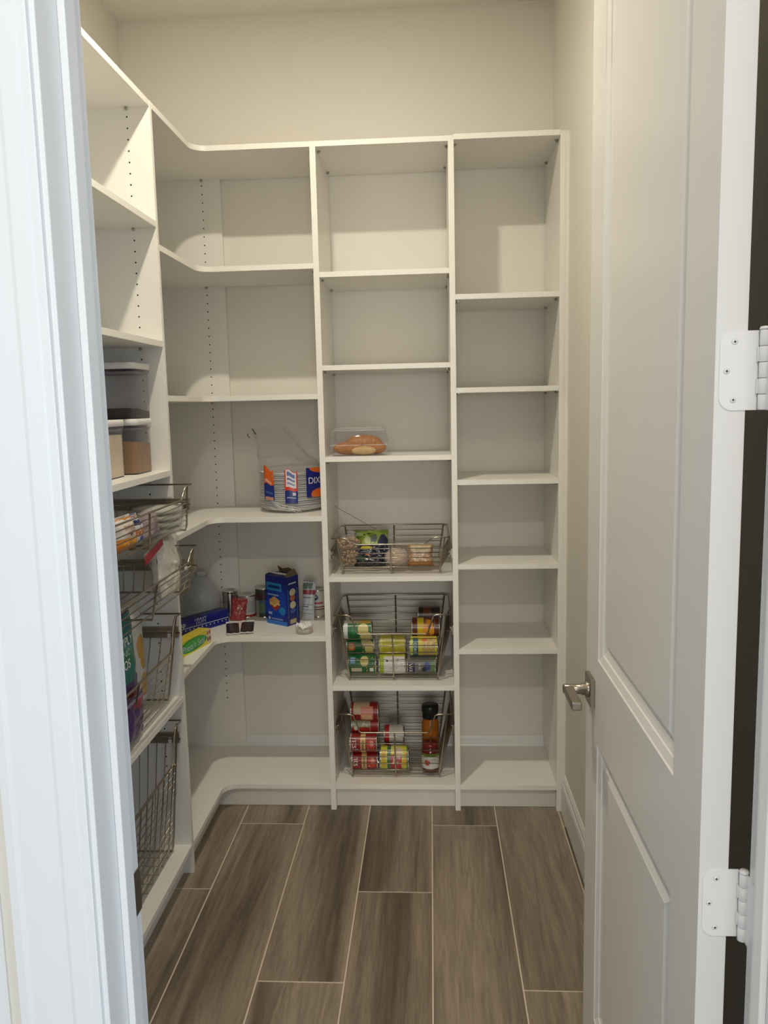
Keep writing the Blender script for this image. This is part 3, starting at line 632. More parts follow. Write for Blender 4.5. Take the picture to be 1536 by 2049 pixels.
RED = pmat('red_can_print', (0.30, 0.014, 0.016), [('r', 0, 1, 0.40, 0.60, (0.66, 0.44, 0.18)), ('e', 0.50, 0.80, 0.10, 0.16, (0.52, 0.06, 0.03)), ('e', 0.46, 0.84, 0.05, 0.08, (0.72, 0.28, 0.18)), ('r', 0.40, 0.60, 0.45, 0.54, (0.30, 0.20, 0.06)), ('r', 0, 1, 0.0, 0.04, (0.55, 0.5, 0.48)), ('n', 10, 0.66, 0.62, 1, (0.62, 0.50, 0.46))], 0.3)
RED2 = pmat('red_cream_can_print', (0.26, 0.012, 0.015), [('r', 0.2, 0.5, 0.08, 0.70, (0.50, 0.38, 0.24)), ('r', 0.36, 0.62, 0.36, 0.84, (0.58, 0.22, 0.14)), ('r', 0.50, 0.62, 0.40, 0.80, (0.68, 0.40, 0.22)), ('r', 0.60, 0.9, 0.38, 0.52, (0.34, 0.09, 0.04)), ('n', 10, 0.64, 0, 0.4, (0.45, 0.28, 0.22))], 0.3)
GST = pmat('green_strip_can_print', (0.34, 0.36, 0.22), [('n', 12, 0.56, 0, 0.7, (0.60, 0.56, 0.44)), ('r', 0, 1, 0.72, 1.0, (0.34, 0.02, 0.015)), ('r', 0.50, 1, 0, 0.7, (0.40, 0.03, 0.02)), ('e', 0.52, 0.15, 0.04, 0.08, (0.75, 0.70, 0.62))], 0.3)
GUN = pmat('yellow_pea_can_print', (0.62, 0.58, 0.05), [('r', 0, 1, 0.24, 0.38, (0.05, 0.16, 0.05)), ('r', 0.40, 1, 0.36, 0.78, (0.50, 0.03, 0.03)), ('e', 0.37, 0.66, 0.09, 0.14, (0.62, 0.45, 0.30)), ('e', 0.50, 0.62, 0.05, 0.12, (0.45, 0.10, 0.10)), ('n', 11, 0.62, 0.38, 0.78, (0.75, 0.55, 0.45)), ('r', 0, 1, 0.96, 1.0, (0.02, 0.25, 0.06))], 0.3)
WRC = pmat('white_red_can_print', (0.62, 0.60, 0.57), [('r', 0, 1, 0, 0.24, (0.45, 0.02, 0.02)), ('n', 9, 0.66, 0.3, 1, (0.50, 0.50, 0.46))], 0.4)
bz = S6+TH+0.0185; g = 'cans lying in the lowest centre basket'
food_can('red bean can with tan band, bottom of the left column, lowest basket', (-0.277, 2.987, bz+0.0375), RED, L=0.106, group=g, words=[('nts', 0.034, 0.47, 0.21, WHT)])
food_can('red bean can with tan band, second from the bottom of the left column', (-0.279, 2.974, bz+0.112), RED, L=0.108, group=g, words=[('nts!', 0.034, 0.47, 0.21, WHT)])
food_can('green and red can third from the bottom, pushed back in the red column', (-0.274, 3.026, bz+0.167), GST, L=0.108, group=g)
food_can('dark red and cream can, topmost of the column in the lowest basket', (-0.272, 2.990, bz+0.233), RED2, L=0.108, group=g)
food_can('bright yellow can with red pea picture at the front of the lowest basket', (-0.160, 2.990, bz+0.0455), GUN, r=0.0445, L=0.112, group=g, words=[('DINGO', 0.021, 0.46, 0.13, ORNG), ('MMIN', 0.021, 0.46, 0.87, ORNG)])
food_can('white can with red band lying behind the yellow pea can', (-0.163, 3.062, bz+0.112), WRC, r=0.035, L=0.080, group=g)
food_can('white can with red band on the basket floor behind the yellow can', (-0.163, 3.078, bz+0.0365), WRC, r=0.0355, L=0.080, group=g)
AMB = plain('amber_liquid', (0.40, 0.12, 0.010), 0.12, spec=0.6); SAU = plain('red_sauce_glass', (0.12, 0.012, 0.008), 0.1, spec=0.7)
t = thing('sauce_bottle', 'tall amber bottle with a black cap at the back of the lowest basket', 'bottle', (-0.019, 3.060, bz+0.0))
MB().lathe([(0, 0), (0.032, 0), (0.034, 0.004), (0.034, 0.150), (0.032, 0.165), (0.029, 0.176), (0.029, 0.182)], 28).build('bottle_body', AMB, t)
MB().lathe([(0.030, 0.180), (0.031, 0.181), (0.031, 0.205), (0.0335, 0.207), (0.0335, 0.228), (0.031, 0.233), (0, 0.233)], 28).build('cap', BLACKP, t)
JLB = pmat('jar_label_print', (0.66, 0.64, 0.58), [('r', 0, 1, 0.82, 1, (0.14, 0.22, 0.03)), ('e', 0.44, 0.42, 0.05, 0.2, (0.50, 0.06, 0.03)), ('r', 0.44, 0.60, 0.55, 0.68, (0.45, 0.42, 0.38)), ('n', 12, 0.66, 0.2, 0.8, (0.50, 0.46, 0.40))], 0.45)
t = thing('sauce_jar', 'squat jar of red sauce with a white label in the lowest basket', 'jar', (-0.020, 2.984, bz))
MB().lathe([(0, 0), (0.031, 0), (0.0345, 0.005), (0.0345, 0.078), (0.031, 0.088), (0.028, 0.092), (0.028, 0.096)], 28).build('jar_body', SAU, t)
MB().lathe([(0.0347, 0.014), (0.0347, 0.074)], 32).build('jar_label', JLB, t)
MB().lathe([(0.029, 0.094), (0.030, 0.095), (0.030, 0.107), (0.028, 0.109), (0, 0.109)], 28).build('lid', plain('dark_red_lid', (0.16, 0.01, 0.01), 0.3), t)

# ------------------------------------------------------------------ croissants in a clamshell
ZC3 = C3+TH
t = thing('pastry_clamshell', 'clear clamshell of croissants at the left end of the centre shelf', 'pastry box', (-0.2630, 2.9745, ZC3))
w_, d_ = 0.212, 0.142
mb = MB(); loft(mb, [rring(w_-0.022, d_-0.022, 0.012, 0.0008), rring(w_-0.014, d_-0.014, 0.014, 0.006), rring(w_-0.006, d_-0.006, 0.016, 0.038), rring(w_, d_, 0.017, 0.0385), rring(w_, d_, 0.017, 0.0400)], True, False); mb.build('tray', RIGID, t)
mb = MB(); loft(mb, [rring(w_, d_, 0.017, 0.0403), rring(w_-0.006, d_-0.006, 0.016, 0.0412), rring(w_-0.020, d_-0.020, 0.018, 0.090), rring(w_-0.032, d_-0.032, 0.018, 0.099), rring(w_-0.044, d_-0.044, 0.016, 0.1005)], False, True); mb.build('lid', RIGID, t)
mb = MB(); mb.tube(rring(w_+0.001, d_+0.001, 0.017, 0.040), 0.0009, 5, closed=True); mb.build('flange', film('flange_film', (0.9, 0.85, 0.8), 0.5, 0.05), t)  # flange rim, its pale film also painting the highlight along it
mb = MB(); mb.tube(rring(w_-0.022, d_-0.022, 0.018, 0.0925), 0.0010, 5, closed=True); mb.tube(rring(w_-0.040, d_-0.040, 0.017, 0.1003), 0.0008, 5, closed=True); mb.build('lid_glint', film('lid_glint_film', (0.9, 0.87, 0.83), 0.40, 0.05), t)  # pale tubes painting the bright highlight lines along the lid edges
mb = MB()
for i in range(26):
    x = -w_/2+0.02+(w_-0.04)*i/25; y = -d_/2+0.0135
    mb.tube([(x, y-0.002, 0.083), (x, y+0.0015, 0.092), (x, y+0.007, 0.0965)], 0.0007, 5)
mb.build('lid_rib', RIGID, t, kind='stuff')
CRO = plain('croissant_crust', (0.43, 0.165, 0.028), 0.45, bump=0.4, bscale=45, var=0.45); CRE = plain('pale_pastry', (0.66, 0.44, 0.18), 0.6, bump=0.3, bscale=60, var=0.15)
def croissant(label, loc, rz, L, r, mat, bend=0.9, ridges=6):
    o = thing('croissant', label, 'pastry', loc, rz, 'croissants in the clamshell')
    def f(u, v):
        s = 2*v-1; a = s*bend; R = L/2/max(0.3, sin(bend)); cx, cy = R*sin(a), R*(cos(a)-cos(bend*0.5))
        rr_ = r*(1-abs(s)**2.2)**0.55*(1-0.10*(((v*ridges) % 1.0)**3))+0.001
        an = 2*pi*u; return (cx+rr_*cos(an)*sin(a), cy+rr_*cos(an)*cos(a), r*0.80+rr_*0.84*sin(an))
    mb = MB(); mb.grid(f, 18, 36); mb.build('crust', mat, o); return o
cz = ZC3+0.0095
croissant('brown croissant along the front of the clamshell, left', (-0.305, 2.947, cz-0.004), R_(8), 0.100, 0.027, CRO, 0.7)
croissant('pale buttery croissant low in the front middle of the clamshell', (-0.245, 2.935, cz-0.006), R_(-4), 0.090, 0.019, CRE, 0.5)
croissant('brown croissant at the right end of the clamshell', (-0.208, 2.958, cz-0.004), R_(-14), 0.086, 0.027, CRO, 0.6)
croissant('brown croissant at the back of the clamshell, standing highest', (-0.250, 2.998, cz+0.006), R_(3), 0.132, 0.035, CRO, 0.6)

# ------------------------------------------------------------------ corner shelf: plates in a bag
ZS4 = S4+TH
t = thing('plate_pack', 'stack of white paper plates in a clear printed bag', 'paper plates', (-0.542, 3.100, ZS4))
PLM = plain('plate_white', (0.88, 0.87, 0.86), 0.5)
pm = MB(); pm.lathe([(0, 0.0012), (0.085, 0.0012), (0.090, 0.0025), (0.107, 0.011), (0.122, 0.0125), (0.1235, 0.0118), (0.1225, 0.0112), (0.107, 0.0095), (0.090, 0.0008), (0.085, 0.0), (0, 0.0)], 44)
p0 = pm.build('paper_plate', PLM, t); p0.location = (0, 0, 0.002)
for i in range(1, 44):
    o = p0.copy(); COL.objects.link(o); o.parent = t
    o.location = (0.0012*sin(i*2.3), 0.0012*cos(i*1.7), 0.002+0.0032*i+(0.0016 if i % 5 == 0 else 0)+(0.006 if i > 40 else 0)); o.rotation_euler = (R_(3.2) if i > 40 else 0, 0, 0)
def bagp(u, v):
    a = 2*pi*u-pi/2
    zs = [(0.0, .126, .126, 0, 0), (0.02, .131, .131, 0, 0), (0.10, .1285, .1285, 0, 0), (0.155, .127, .127, 0, 0), (0.185, .108, .10, -.018, .005), (0.225, .088, .060, -.042, .01), (0.265, .074, .030, -.064, .02), (0.300, .060, .012, -.085, .025), (0.318, .062, .006, -.094, .025)]
    k = v*(len(zs)-1); i = min(int(k), len(zs)-2); f = k-i; q = [zs[i][j]*(1-f)+zs[i+1][j]*f for j in range(5)]
    up = max(0.0, min(1.0, (q[0]-0.13)/0.08)); lw_ = max(0, 1-q[0]/0.05)
    n1 = noise.noise(Vector((cos(a)*3, sin(a)*3, v*9)))*0.010*up+0.0035*lw_*abs(noise.noise(Vector((a*3, v*22, 3))))
    n2 = abs(noise.noise(Vector((cos(a)*5, sin(a)*5, v*5+4))))*0.014*up
    return (q[3]+(q[1]+n1+n2)*cos(a), q[4]+(q[2]+n1)*sin(a), q[0]+0.02*up*noise.noise(Vector((a*1.5, 7, 2))))
mb = MB(); mb.grid(bagp, 56, 40); mb.build('plastic_bag', film('bag_film', (0.88, 0.86, 0.83), 0.06, 0.14, edge=0.20), t)
WRK = MB()
for k, (a0, z0, dz, ln) in enumerate([(-2.05, 0.046, -0.030, 0.9), (-2.0, 0.040, -0.034, 0.7), (-1.95, 0.030, -0.022, 0.8), (-2.1, 0.022, -0.012, 0.75), (-1.75, 0.036, -0.026, 0.55)]):
    WRK.tube([((0.1325)*cos(a0+ln*s/8), (0.1325)*sin(a0+ln*s/8), z0+dz*s/8+0.002*sin(s*1.3+k)) for s in range(9)], 0.0011, 5)
WRK.build('bag_crease', film('crease_film', (0.95, 0.95, 0.97), 0.45, 0.08), t)
def patch(name, a0, a1, z0, z1, mat, r=0.1333, wav=0.0, lab=None):
    mb = MB(); mb.grid(lambda u, v: ((r+wav*v*v*abs(sin(u*5)))*cos(R_(a0+(a1-a0)*u-90)), (r+wav*v*v*abs(sin(u*5)))*sin(R_(a0+(a1-a0)*u-90)), z0+(z1-z0)*v+wav*2*v*sin(u*6)), 10, 6)
    return mb.build(name, mat, t)
OB = pmat('orange_blue_print', (0.75, 0.13, 0.02), [('r', 0, 1, 0, 0.50, (0.012, 0.03, 0.20)), ('r', 0.1, 0.9, 0.0, 0.10, (0.55, 0.28, 0.2)), ('r', 0.15, 0.8, 0.54, 0.62, (0.75, 0.45, 0.3)), ('n', 8, 0.66, 0.5, 1, (0.80, 0.45, 0.3)), ('r', 0.2, 0.85, 0.2, 0.26, (0.05, 0.12, 0.35))], 0.25)
CB = pmat('white_red_blue_print', (0.012, 0.025, 0.18), [('r', 0, 1, 0.38, 1, (0.62, 0.05, 0.02)), ('r', 0.10, 0.90, 0.48, 0.98, (0.72, 0.70, 0.72)), ('r', 0.2, 0.8, 0.80, 0.92, (0.12, 0.18, 0.42)), ('r', 0.2, 0.8, 0.68, 0.74, (0.12, 0.18, 0.42)), ('r', 0.2, 0.8, 0.56, 0.61, (0.2, 0.25, 0.45)), ('r', 0.60, 0.85, 0.24, 0.34, (0.55, 0.58, 0.68)), ('r', 0.15, 0.85, 0.15, 0.18, (0.4, 0.42, 0.55))], 0.25)
DB = pmat('blue_orange_brand_print', (0.012, 0.02, 0.19), [('e', 0.62, 0.98, 0.5, 0.16, (0.75, 0.15, 0.02)), ('e', 0.5, 0.10, 0.34, 0.18, (0.75, 0.15, 0.02)), ('n', 7, 0.68, 0, 0.5, (0.5, 0.1, 0.05))], 0.25)
patch('bag_print', -43, -21, 0.052, 0.172, OB, wav=0.006); patch('bag_print', -2.5, 18, 0.040, 0.163, CB, wav=0.004); o = patch('bag_print', 33, 86, 0.058, 0.170, DB)
def cyl(a, b):
    an = R_(54-90)+a/0.1337; return (0.1337*cos(an), 0.1337*sin(an), 0.120+b)
lettering(o, 'DIXIE', 0.034, cyl, WHT)
mb = MB()
for pts in ([(-0.146, -0.01, 0.318), (-0.140, -0.012, 0.306), (-0.132, -0.014, 0.296)], [(-0.166, -0.01, 0.300), (-0.165, -0.012, 0.290), (-0.157, -0.014, 0.283)]): mb.tube(pts, 0.0017, 6)
mb.build('dark_stroke', plain('dark_stroke_mat', (0.05, 0.045, 0.04), 0.5), t)  # two short dark strokes near the top of the bag

# ------------------------------------------------------------------ corner shelf: jug, boxes, cans
ZS5 = S5+TH
t = thing('water_jug', 'cloudy plastic water jug in the back corner of the shelf', 'jug', (-0.938, 3.142, ZS5))
JUG = film('cloudy_jug_plastic', (0.72, 0.74, 0.76), 0.40, 0.28, (0.93, 0.94, 0.97))
def jugp(u, v):
    a = 2*pi*u-pi/2; pf = [(0.060, 0), (0.071, 0.005), (0.0745, 0.015), (0.0745, 0.050), (0.073, 0.053), (0.073, 0.058), (0.0745, 0.061), (0.0745, 0.098), (0.068, 0.116), (0.055, 0.138), (0.040, 0.158), (0.026, 0.176), (0.0185, 0.184), (0.0185, 0.190)]
    k = v*(len(pf)-1); i = min(int(k), len(pf)-2); f = k-i; r = pf[i][0]*(1-f)+pf[i+1][0]*f; z = pf[i][1]*(1-f)+pf[i+1][1]*f
    return (r*cos(a), r*sin(a), z)
mb = MB(); mb.grid(jugp, 40, 26); mb.build('jug_body', JUG, t)
MB().lathe([(0.0195, 0.186), (0.0205, 0.187), (0.0205, 0.199), (0.0185, 0.201), (0, 0.201)], 28).build('cap', plain('frosted_cap', (0.62, 0.63, 0.64), 0.5), t)
mb = MB(); mb.tube([(0.0, 0.028, 0.178), (0.0, 0.058, 0.172), (0.0, 0.070, 0.150), (0.0, 0.072, 0.115), (0.0, 0.068, 0.095)], 0.010, 10); mb.build('handle', JUG, t)
def boxmesh(w, d, h, mats, parent, name='carton', bevel=0.001):
    mb = MB(); mb.box(0, w, 0, d, 0, h, (0, 1, 2, 3, 4, 5)); return mb.build(name, mats, parent, bevel=bevel)
# long wrap boxes
YB1 = pmat('yellow_green_wrap_print', (0.70, 0.60, 0.03), [('e', 0.60, 0.52, 0.30, 0.44, (0.02, 0.27, 0.03)), ('e', 0.62, 0.62, 0.22, 0.24, (0.06, 0.36, 0.05)), ('r', 0.90, 1.0, 0.10, 1.0, (0.66, 0.58, 0.48)), ('e', 0.925, 0.78, 0.018, 0.14, (0.42, 0.06, 0.03)), ('e', 0.97, 0.80, 0.018, 0.14, (0.42, 0.06, 0.03)), ('e', 0.925, 0.36, 0.018, 0.16, (0.22, 0.05, 0.03)), ('e', 0.97, 0.36, 0.018, 0.16, (0.22, 0.05, 0.03)), ('r', 0, 0.9, 0.94, 1, (0.45, 0.36, 0.06))], 0.35)
YP = plain('yellow_card', (0.66, 0.55, 0.05), 0.45)
t = thing('wrap_box', 'yellow and green plastic wrap box at the front edge of the shelf', 'box', (-0.8158-0.302*0.2582, 2.8229-0.302*0.9661, ZS5), R_(75.04))
o = boxmesh(0.302, 0.050, 0.053, [YB1, YP, YP, YP, YP, YP], t)
BLT = plain('pale_blue_ink', (0.50, 0.62, 0.70), 0.4)
lettering(o, "Press'n Seal", 0.034, lambda a, b: (0.185+a, -0.0004, 0.024+b+a*0.03), BLT, 0.92)
BB = pmat('blue_foil_box_print', (0.010, 0.012, 0.19), [('r', 0, 1, 0.40, 0.45, (0.50, 0.52, 0.56)), ('r', 0, 1, 0.03, 0.06, (0.02, 0.03, 0.25))], 0.25)
BP2 = plain('blue_card', (0.008, 0.010, 0.13), 0.35)
t = thing('foil_box', 'long dark blue heavy duty foil box lying in the corner', 'box', (-0.817-0.305*0.585, 3.085-0.305*0.811, ZS5), R_(54.2))
o = boxmesh(0.305, 0.047, 0.058, [BB, BP2, BP2, BP2, BP2, BP2], t)
lettering(o, 'HEAVY', 0.0150, lambda a, b: (0.168+a, -0.0004, 0.0480+b), SILV, 1.25); lettering(o, 'DUTY', 0.0150, lambda a, b: (0.170+a, -0.0004, 0.0350+b), SILV, 1.25)
lettering(o, 'Wrap', 0.026, lambda a, b: (0.066+a, -0.0004, 0.040+b), WHT)
mb = MB()
for k in range(15):
    cx_, cz_ = 0.018+0.0195*k, 0.0165; pts = []
    for j in range(10): rr_ = 0.0042 if j % 2 == 0 else 0.0019; pts.append((cx_+rr_*cos(pi/2+j*pi/5), -0.0004, cz_+rr_*sin(pi/2+j*pi/5)))
    mb.add(pts+[(cx_, -0.0004, cz_)], [(j, (j+1) % 10, 10) for j in range(10)])
mb.build('star_row', SILV, o)
# cracker box, torn open
CRK = pmat('cracker_front_print', (0.010, 0.018, 0.20), [('e', 0.5, 0.45, 0.55, 0.36, (0.012, 0.05, 0.36)), ('r', 0.05, 0.78, 0.70, 0.86, (0.02, 0.22, 0.48)), ('r', 0.12, 0.70, 0.75, 0.80, (0.01, 0.03, 0.2)), ('r', 0.1, 0.62, 0.60, 0.625, (0.35, 0.42, 0.6)), ('r', 0, 1, 0.0, 0.085, (0.02, 0.16, 0.55)), ('e', 0.78, 0.30, 0.15, 0.085, (0.02, 0.20, 0.48)), ('r', 0.1, 0.28, 0.20, 0.25, (0.3, 0.36, 0.5)), ('e', 0.14, 0.12, 0.05, 0.03, (0.55, 0.55, 0.55)), ('r', 0.24, 0.80, 0.105, 0.13, (0.22, 0.28, 0.45))], 0.28)
CRS = pmat('cracker_side_print', (0.008, 0.014, 0.15), [('r', 0.12, 0.16, 0.15, 0.74, (0.04, 0.18, 0.45)), ('r', 0.84, 0.88, 0.15, 0.74, (0.04, 0.18, 0.45)), ('e', 0.5, 0.67, 0.24, 0.075, (0.55, 0.50, 0.33)), ('e', 0.5, 0.55, 0.22, 0.06, (0.35, 0.10, 0.06)), ('e', 0.5, 0.41, 0.24, 0.075, (0.50, 0.46, 0.32)), ('e', 0.5, 0.29, 0.22, 0.05, (0.05, 0.10, 0.30)), ('r', 0.25, 0.75, 0.03, 0.12, (0.45, 0.36, 0.2)), ('r', 0.2, 0.8, 0.84, 0.87, (0.45, 0.5, 0.6))], 0.28)
KRAFT = plain('brown_card_inside', (0.16, 0.115, 0.07), 0.8, bump=0.2, bscale=80)
cw, cd, ch = 0.112, 0.070, 0.196
t = thing('cracker_box', 'tall blue cracker box with torn open top', 'box', (-0.5696-cw*0.831, 3.0244+cw*0.556, ZS5), R_(-33.8))
mb = MB(); mb.add([(0, 0, 0), (cw, 0, 0), (cw, cd, 0), (0, cd, 0), (0, 0, ch), (cw, 0, ch-0.003), (cw, cd, ch), (0, cd, ch)], [(0, 1, 5, 4), (1, 2, 6, 5), (2, 3, 7, 6), (3, 0, 4, 7), (3, 2, 1, 0)], [[(0, 0), (1, 0), (1, 1), (0, 1)]]*5, (0, 1, 2, 2, 2))
o = mb.build('carton', [CRK, CRS, BP2], t)
def flap(pts, nm='flap', mat=KRAFT): 
    mb = MB(); nn = len(pts)//2
    mb.add(pts, [(i, i+1, nn+i+1, nn+i) for i in range(nn-1)]); f = mb.build(nm, mat, t); s_ = f.modifiers.new('t', 'SOLIDIFY'); s_.thickness = 0.0008; return f
flap([(0.01, cd, ch), (0.04, cd, ch), (0.075, cd, ch), (cw, cd, ch), (0.012, cd-0.012, ch+0.028), (0.045, cd-0.018, ch+0.020), (0.075, cd-0.014, ch+0.026), (cw-0.018, cd-0.010, ch+0.018)])
flap([(cw, 0.004, ch-0.003), (cw, cd*0.5, ch-0.002), (cw, cd, ch), (cw-0.012, 0.008, ch+0.004), (cw-0.016, cd*0.5, ch+0.016), (cw-0.020, cd, ch+0.022)])
flap([(0, 0, ch), (cw*0.5, 0, ch-0.0015), (cw, 0, ch-0.003), (0.004, 0.016, ch+0.006), (cw*0.5, 0.02, ch+0.003), (cw-0.004, 0.022, ch+0.004)], mat=BP2)
lin = MB(); pillow(lin, cw-0.012, 0.05, cd-0.012, seed=3, wr=0.006, z0=ch-0.045); li = lin.build('liner_bag', PAPER, t); li.location = (cw/2, cd/2, 0)
CKR = plain('cracker_tan', (0.55, 0.29, 0.085), 0.6, bump=0.3, bscale=120, var=0.2); CHS = plain('cheese_filling', (0.62, 0.42, 0.14), 0.5); TOM = plain('tomato_red', (0.30, 0.03, 0.015), 0.4)
def dia(cx_, cz_, a, b, mat, y, nm='cracker_picture'):
    mb = MB(); mb.add([(cx_-a, y, cz_), (cx_, y, cz_-b), (cx_+a, y, cz_), (cx_, y, cz_+b)], [(0, 1, 2, 3)]); return mb.build(nm, mat, o)
dia(0.048, 0.082, 0.030, 0.022, CHS, -0.0003); dia(0.050, 0.074, 0.024, 0.020, TOM, -0.0004); dia(0.046, 0.088, 0.028, 0.019, CHS, -0.0005); dia(0.047, 0.096, 0.031, 0.018, CKR, -0.0006)
lettering(o, 'crackers', 0.016, lambda a, b: (0.048+a, -0.0005, 0.156+b), plain('dark_blue_ink', (0.006, 0.02, 0.14), 0.4))
# cans at the back of the corner shelf
food_can('bare ribbed tin can between the jug and the red packet', (-0.836, 3.1970, ZS5), None, r=0.0325, L=0.108, lying=False, ribs=True, group='cans standing on the corner shelf')
W1 = pmat('white_can_paper', (0.60, 0.59, 0.56), [('r', 0.55, 0.70, 0.2, 0.8, (0.42, 0.44, 0.42)), ('r', 0, 1, 0.0, 0.1, (0.40, 0.03, 0.03)), ('n', 9, 0.64, 0.2, 0.9, (0.48, 0.48, 0.47))], 0.45)
food_can('short can with a plain white label behind the red packet', (-0.766, 3.1930, ZS5), W1, r=0.0352, L=0.090, lying=False, group='cans standing on the corner shelf')
DG = pmat('dark_green_can_print', (0.040, 0.045, 0.035), [('e', 0.50, 0.40, 0.12, 0.28, (0.03, 0.10, 0.22)), ('e', 0.46, 0.34, 0.08, 0.2, (0.10, 0.16, 0.09)), ('r', 0, 1, 0.62, 0.86, (0.05, 0.02, 0.018)), ('r', 0, 0.42, 0, 0.6, (0.30, 0.30, 0.28))], 0.35)
food_can('dark can with blue and green label beside the cracker box', (-0.6935, 3.1930, ZS5), DG, r=0.0352, L=0.120, lying=False, group='cans standing on the corner shelf')
MK = pmat('milk_can_print', (0.62, 0.60, 0.56), [('e', 0.44, 0.76, 0.09, 0.12, (0.02, 0.05, 0.11)), ('e', 0.45, 0.78, 0.06, 0.05, (0.35, 0.40, 0.45)), ('r', 0.36, 0.62, 0.50, 0.57, (0.48, 0.08, 0.08)), ('r', 0.36, 0.66, 0.36, 0.40, (0.25, 0.05, 0.05)), ('r', 0, 1, 0.27, 0.31, (0.10, 0.02, 0.02)), ('r', 0, 1, 0, 0.26, (0.50, 0.44, 0.36))], 0.4)
food_can('cream labelled milk can with a navy swirl beside the centre tower', (-0.4705, 3.1920, ZS5), MK, r=0.0355, L=0.112, lying=False, group='cans standing on the corner shelf')
RP = pmat('red_packet_print', (0.36, 0.045, 0.045), [('n', 6, 0.57, 0, 1, (0.55, 0.12, 0.11)), ('e', 0.45, 0.62, 0.06, 0.05, (0.75, 0.65, 0.62)), ('e', 0.70, 0.60, 0.05, 0.05, (0.75, 0.65, 0.62)), ('r', 0.55, 0.62, 0.3, 0.5, (0.62, 0.35, 0.3))], 0.3)
bag('seasoning_packet', 'crumpled red packet leaning in front of the white label can', 'packet', (-0.789, 3.117, ZS5+0.001), (R_(-14), R_(8), R_(10)), 0.062, 0.080, 0.022, RP, seed=6.0, wr=0.006)
WB = pmat('white_blue_bag_print', (0.56, 0.60, 0.66), [('r', 0, 1, 0.70, 0.82, (0.32, 0.06, 0.07)), ('r', 0, 0.8, 0.84, 1.0, (0.16, 0.22, 0.18)), ('r', 0.1, 0.75, 0.60, 0.63, (0.2, 0.24, 0.34)), ('r', 0.05, 0.9, 0.42, 0.44, (0.25, 0.28, 0.36)), ('r', 0.05, 0.55, 0.36, 0.385, (0.10, 0.10, 0.14)), ('r', 0.05, 0.9, 0.28, 0.30, (0.28, 0.32, 0.40)), ('r', 0.05, 0.9, 0.18, 0.20, (0.28, 0.32, 0.40))], 0.3)
bag('snack_bag', 'pale blue and white bag with red band behind the cracker box', 'bag', (-0.503, 3.1155, ZS5+0.001), (R_(-6), R_(3), R_(-6)), 0.052, 0.150, 0.026, WB, seed=1.3, wr=0.003)
# dark pouches
PCH = plain('dark_choc_wrapper', (0.022, 0.015, 0.013), 0.32, bump=0.3, bscale=60); FOIL = plain('silver_foil_edge', (0.85, 0.84, 0.83), 0.3, 0.25)
for lab, x, y, z, rz in (('flat dark foil pouch, left one of the pair lying on the shelf', -0.778, 2.992, 0.0, 15), ('flat dark foil pouch, right one of the pair, with a bright near end', -0.7235, 3.004, 0.0015, 11)):
    t = thing('foil_pouch', lab, 'pouch', (x, y, ZS5+z+0.0005), R_(rz), 'dark foil pouches')
    def fp(u, v, s=1):
        a, b = 2*u-1, 2*v-1; k = ((1-abs(a)**4)*(1-abs(b)**6))**0.5
        return (a*0.0245, b*0.072, 0.0045+s*0.0042*k+0.0012*noise.noise(Vector((a*3, b*4, x*50))))
    mb = MB(); mb.grid(lambda u, v: fp(u, v, 1), 12, 20); mb.grid(lambda u, v: fp(1-u, v, -1), 12, 20); mb.build('pouch', PCH, t)
    mb = MB(); mb.grid(lambda u, v: (0.05*(u-0.5), -0.072-0.011*v, 0.0045+0.001*sin(u*14)-0.002*v), 12, 2); mb.build('near_seal', FOIL, t)
    mb = MB(); mb.grid(lambda u, v: (0.05*(u-0.5), 0.072+0.010*v, 0.0045+0.001*sin(u*14)+0.004*v), 12, 2); mb.build('far_seal', FOIL, t)
# small tub
t = thing('plastic_tub', 'small round clear tub with crumpled white paper at the shelf front', 'tub', (-0.489, 2.938, ZS5))
MB().lathe([(0, 0.0008), (0.030, 0.0008), (0.032, 0.003), (0.0335, 0.026), (0.035, 0.027), (0.035, 0.0285), (0.0325, 0.0285)], 36).build('tub_body', film('tub_plastic', (0.85, 0.82, 0.78), 0.35, 0.15), t)
blob(t, 'contents', plain('pale_crumbs', (0.66, 0.58, 0.46), 0.8, var=0.3, bscale=90), (0, 0, 0.012), (0.029, 0.029, 0.012), 3.0, 0.002, flat=0.002)
bits(t, 'crumb', CRO, 14, (0.027, 0.027, 0.009), (0.006, 0.005, 0.004), c=(0, 0, 0.014), seed=12, shell=0.95)
mb = MB()
def cr(u, v):
    a = 2*pi*u; r = 0.031*v; q = noise.noise(Vector((cos(a)*v*3.2, sin(a)*v*3.2, 2.5)))
    return (r*cos(a), r*sin(a), 0.028+0.016*q+0.008*abs(noise.noise(Vector((cos(a)*v*8, sin(a)*v*8, 1)))))
mb.grid(cr, 28, 10, smooth=False); mb.build('crumpled_paper', PAPER, t)
# ------------------------------------------------------------------ bags in the left baskets
ZB1 = L3-0.175+0.0185; ZB2 = 0.962+0.0165; RB = R_(90)
def lbag(name, label, x, y, z, w, h, d, mat, tilt=0, yaw=0, roll=0, **k):
    return bag(name, label, 'bag', (x, y, z), (R_(tilt), R_(roll), RB+R_(yaw)), w, h, d, mat, **k)
CHP = pmat('orange_chip_bag_print', (0.66, 0.60, 0.54), [('r', 0, 1, 0, 0.42, (0.62, 0.20, 0.02)), ('e', 0.45, 0.25, 0.34, 0.16, (0.72, 0.30, 0.03)), ('e', 0.50, 0.52, 0.24, 0.14, (0.60, 0.44, 0.34)), ('r', 0.25, 0.75, 0.66, 0.80, (0.42, 0.28, 0.20)), ('e', 0.5, 0.52, 0.10, 0.07, (0.10, 0.08, 0.07)), ('n', 7, 0.64, 0.2, 1, (0.74, 0.70, 0.66))], 0.22)
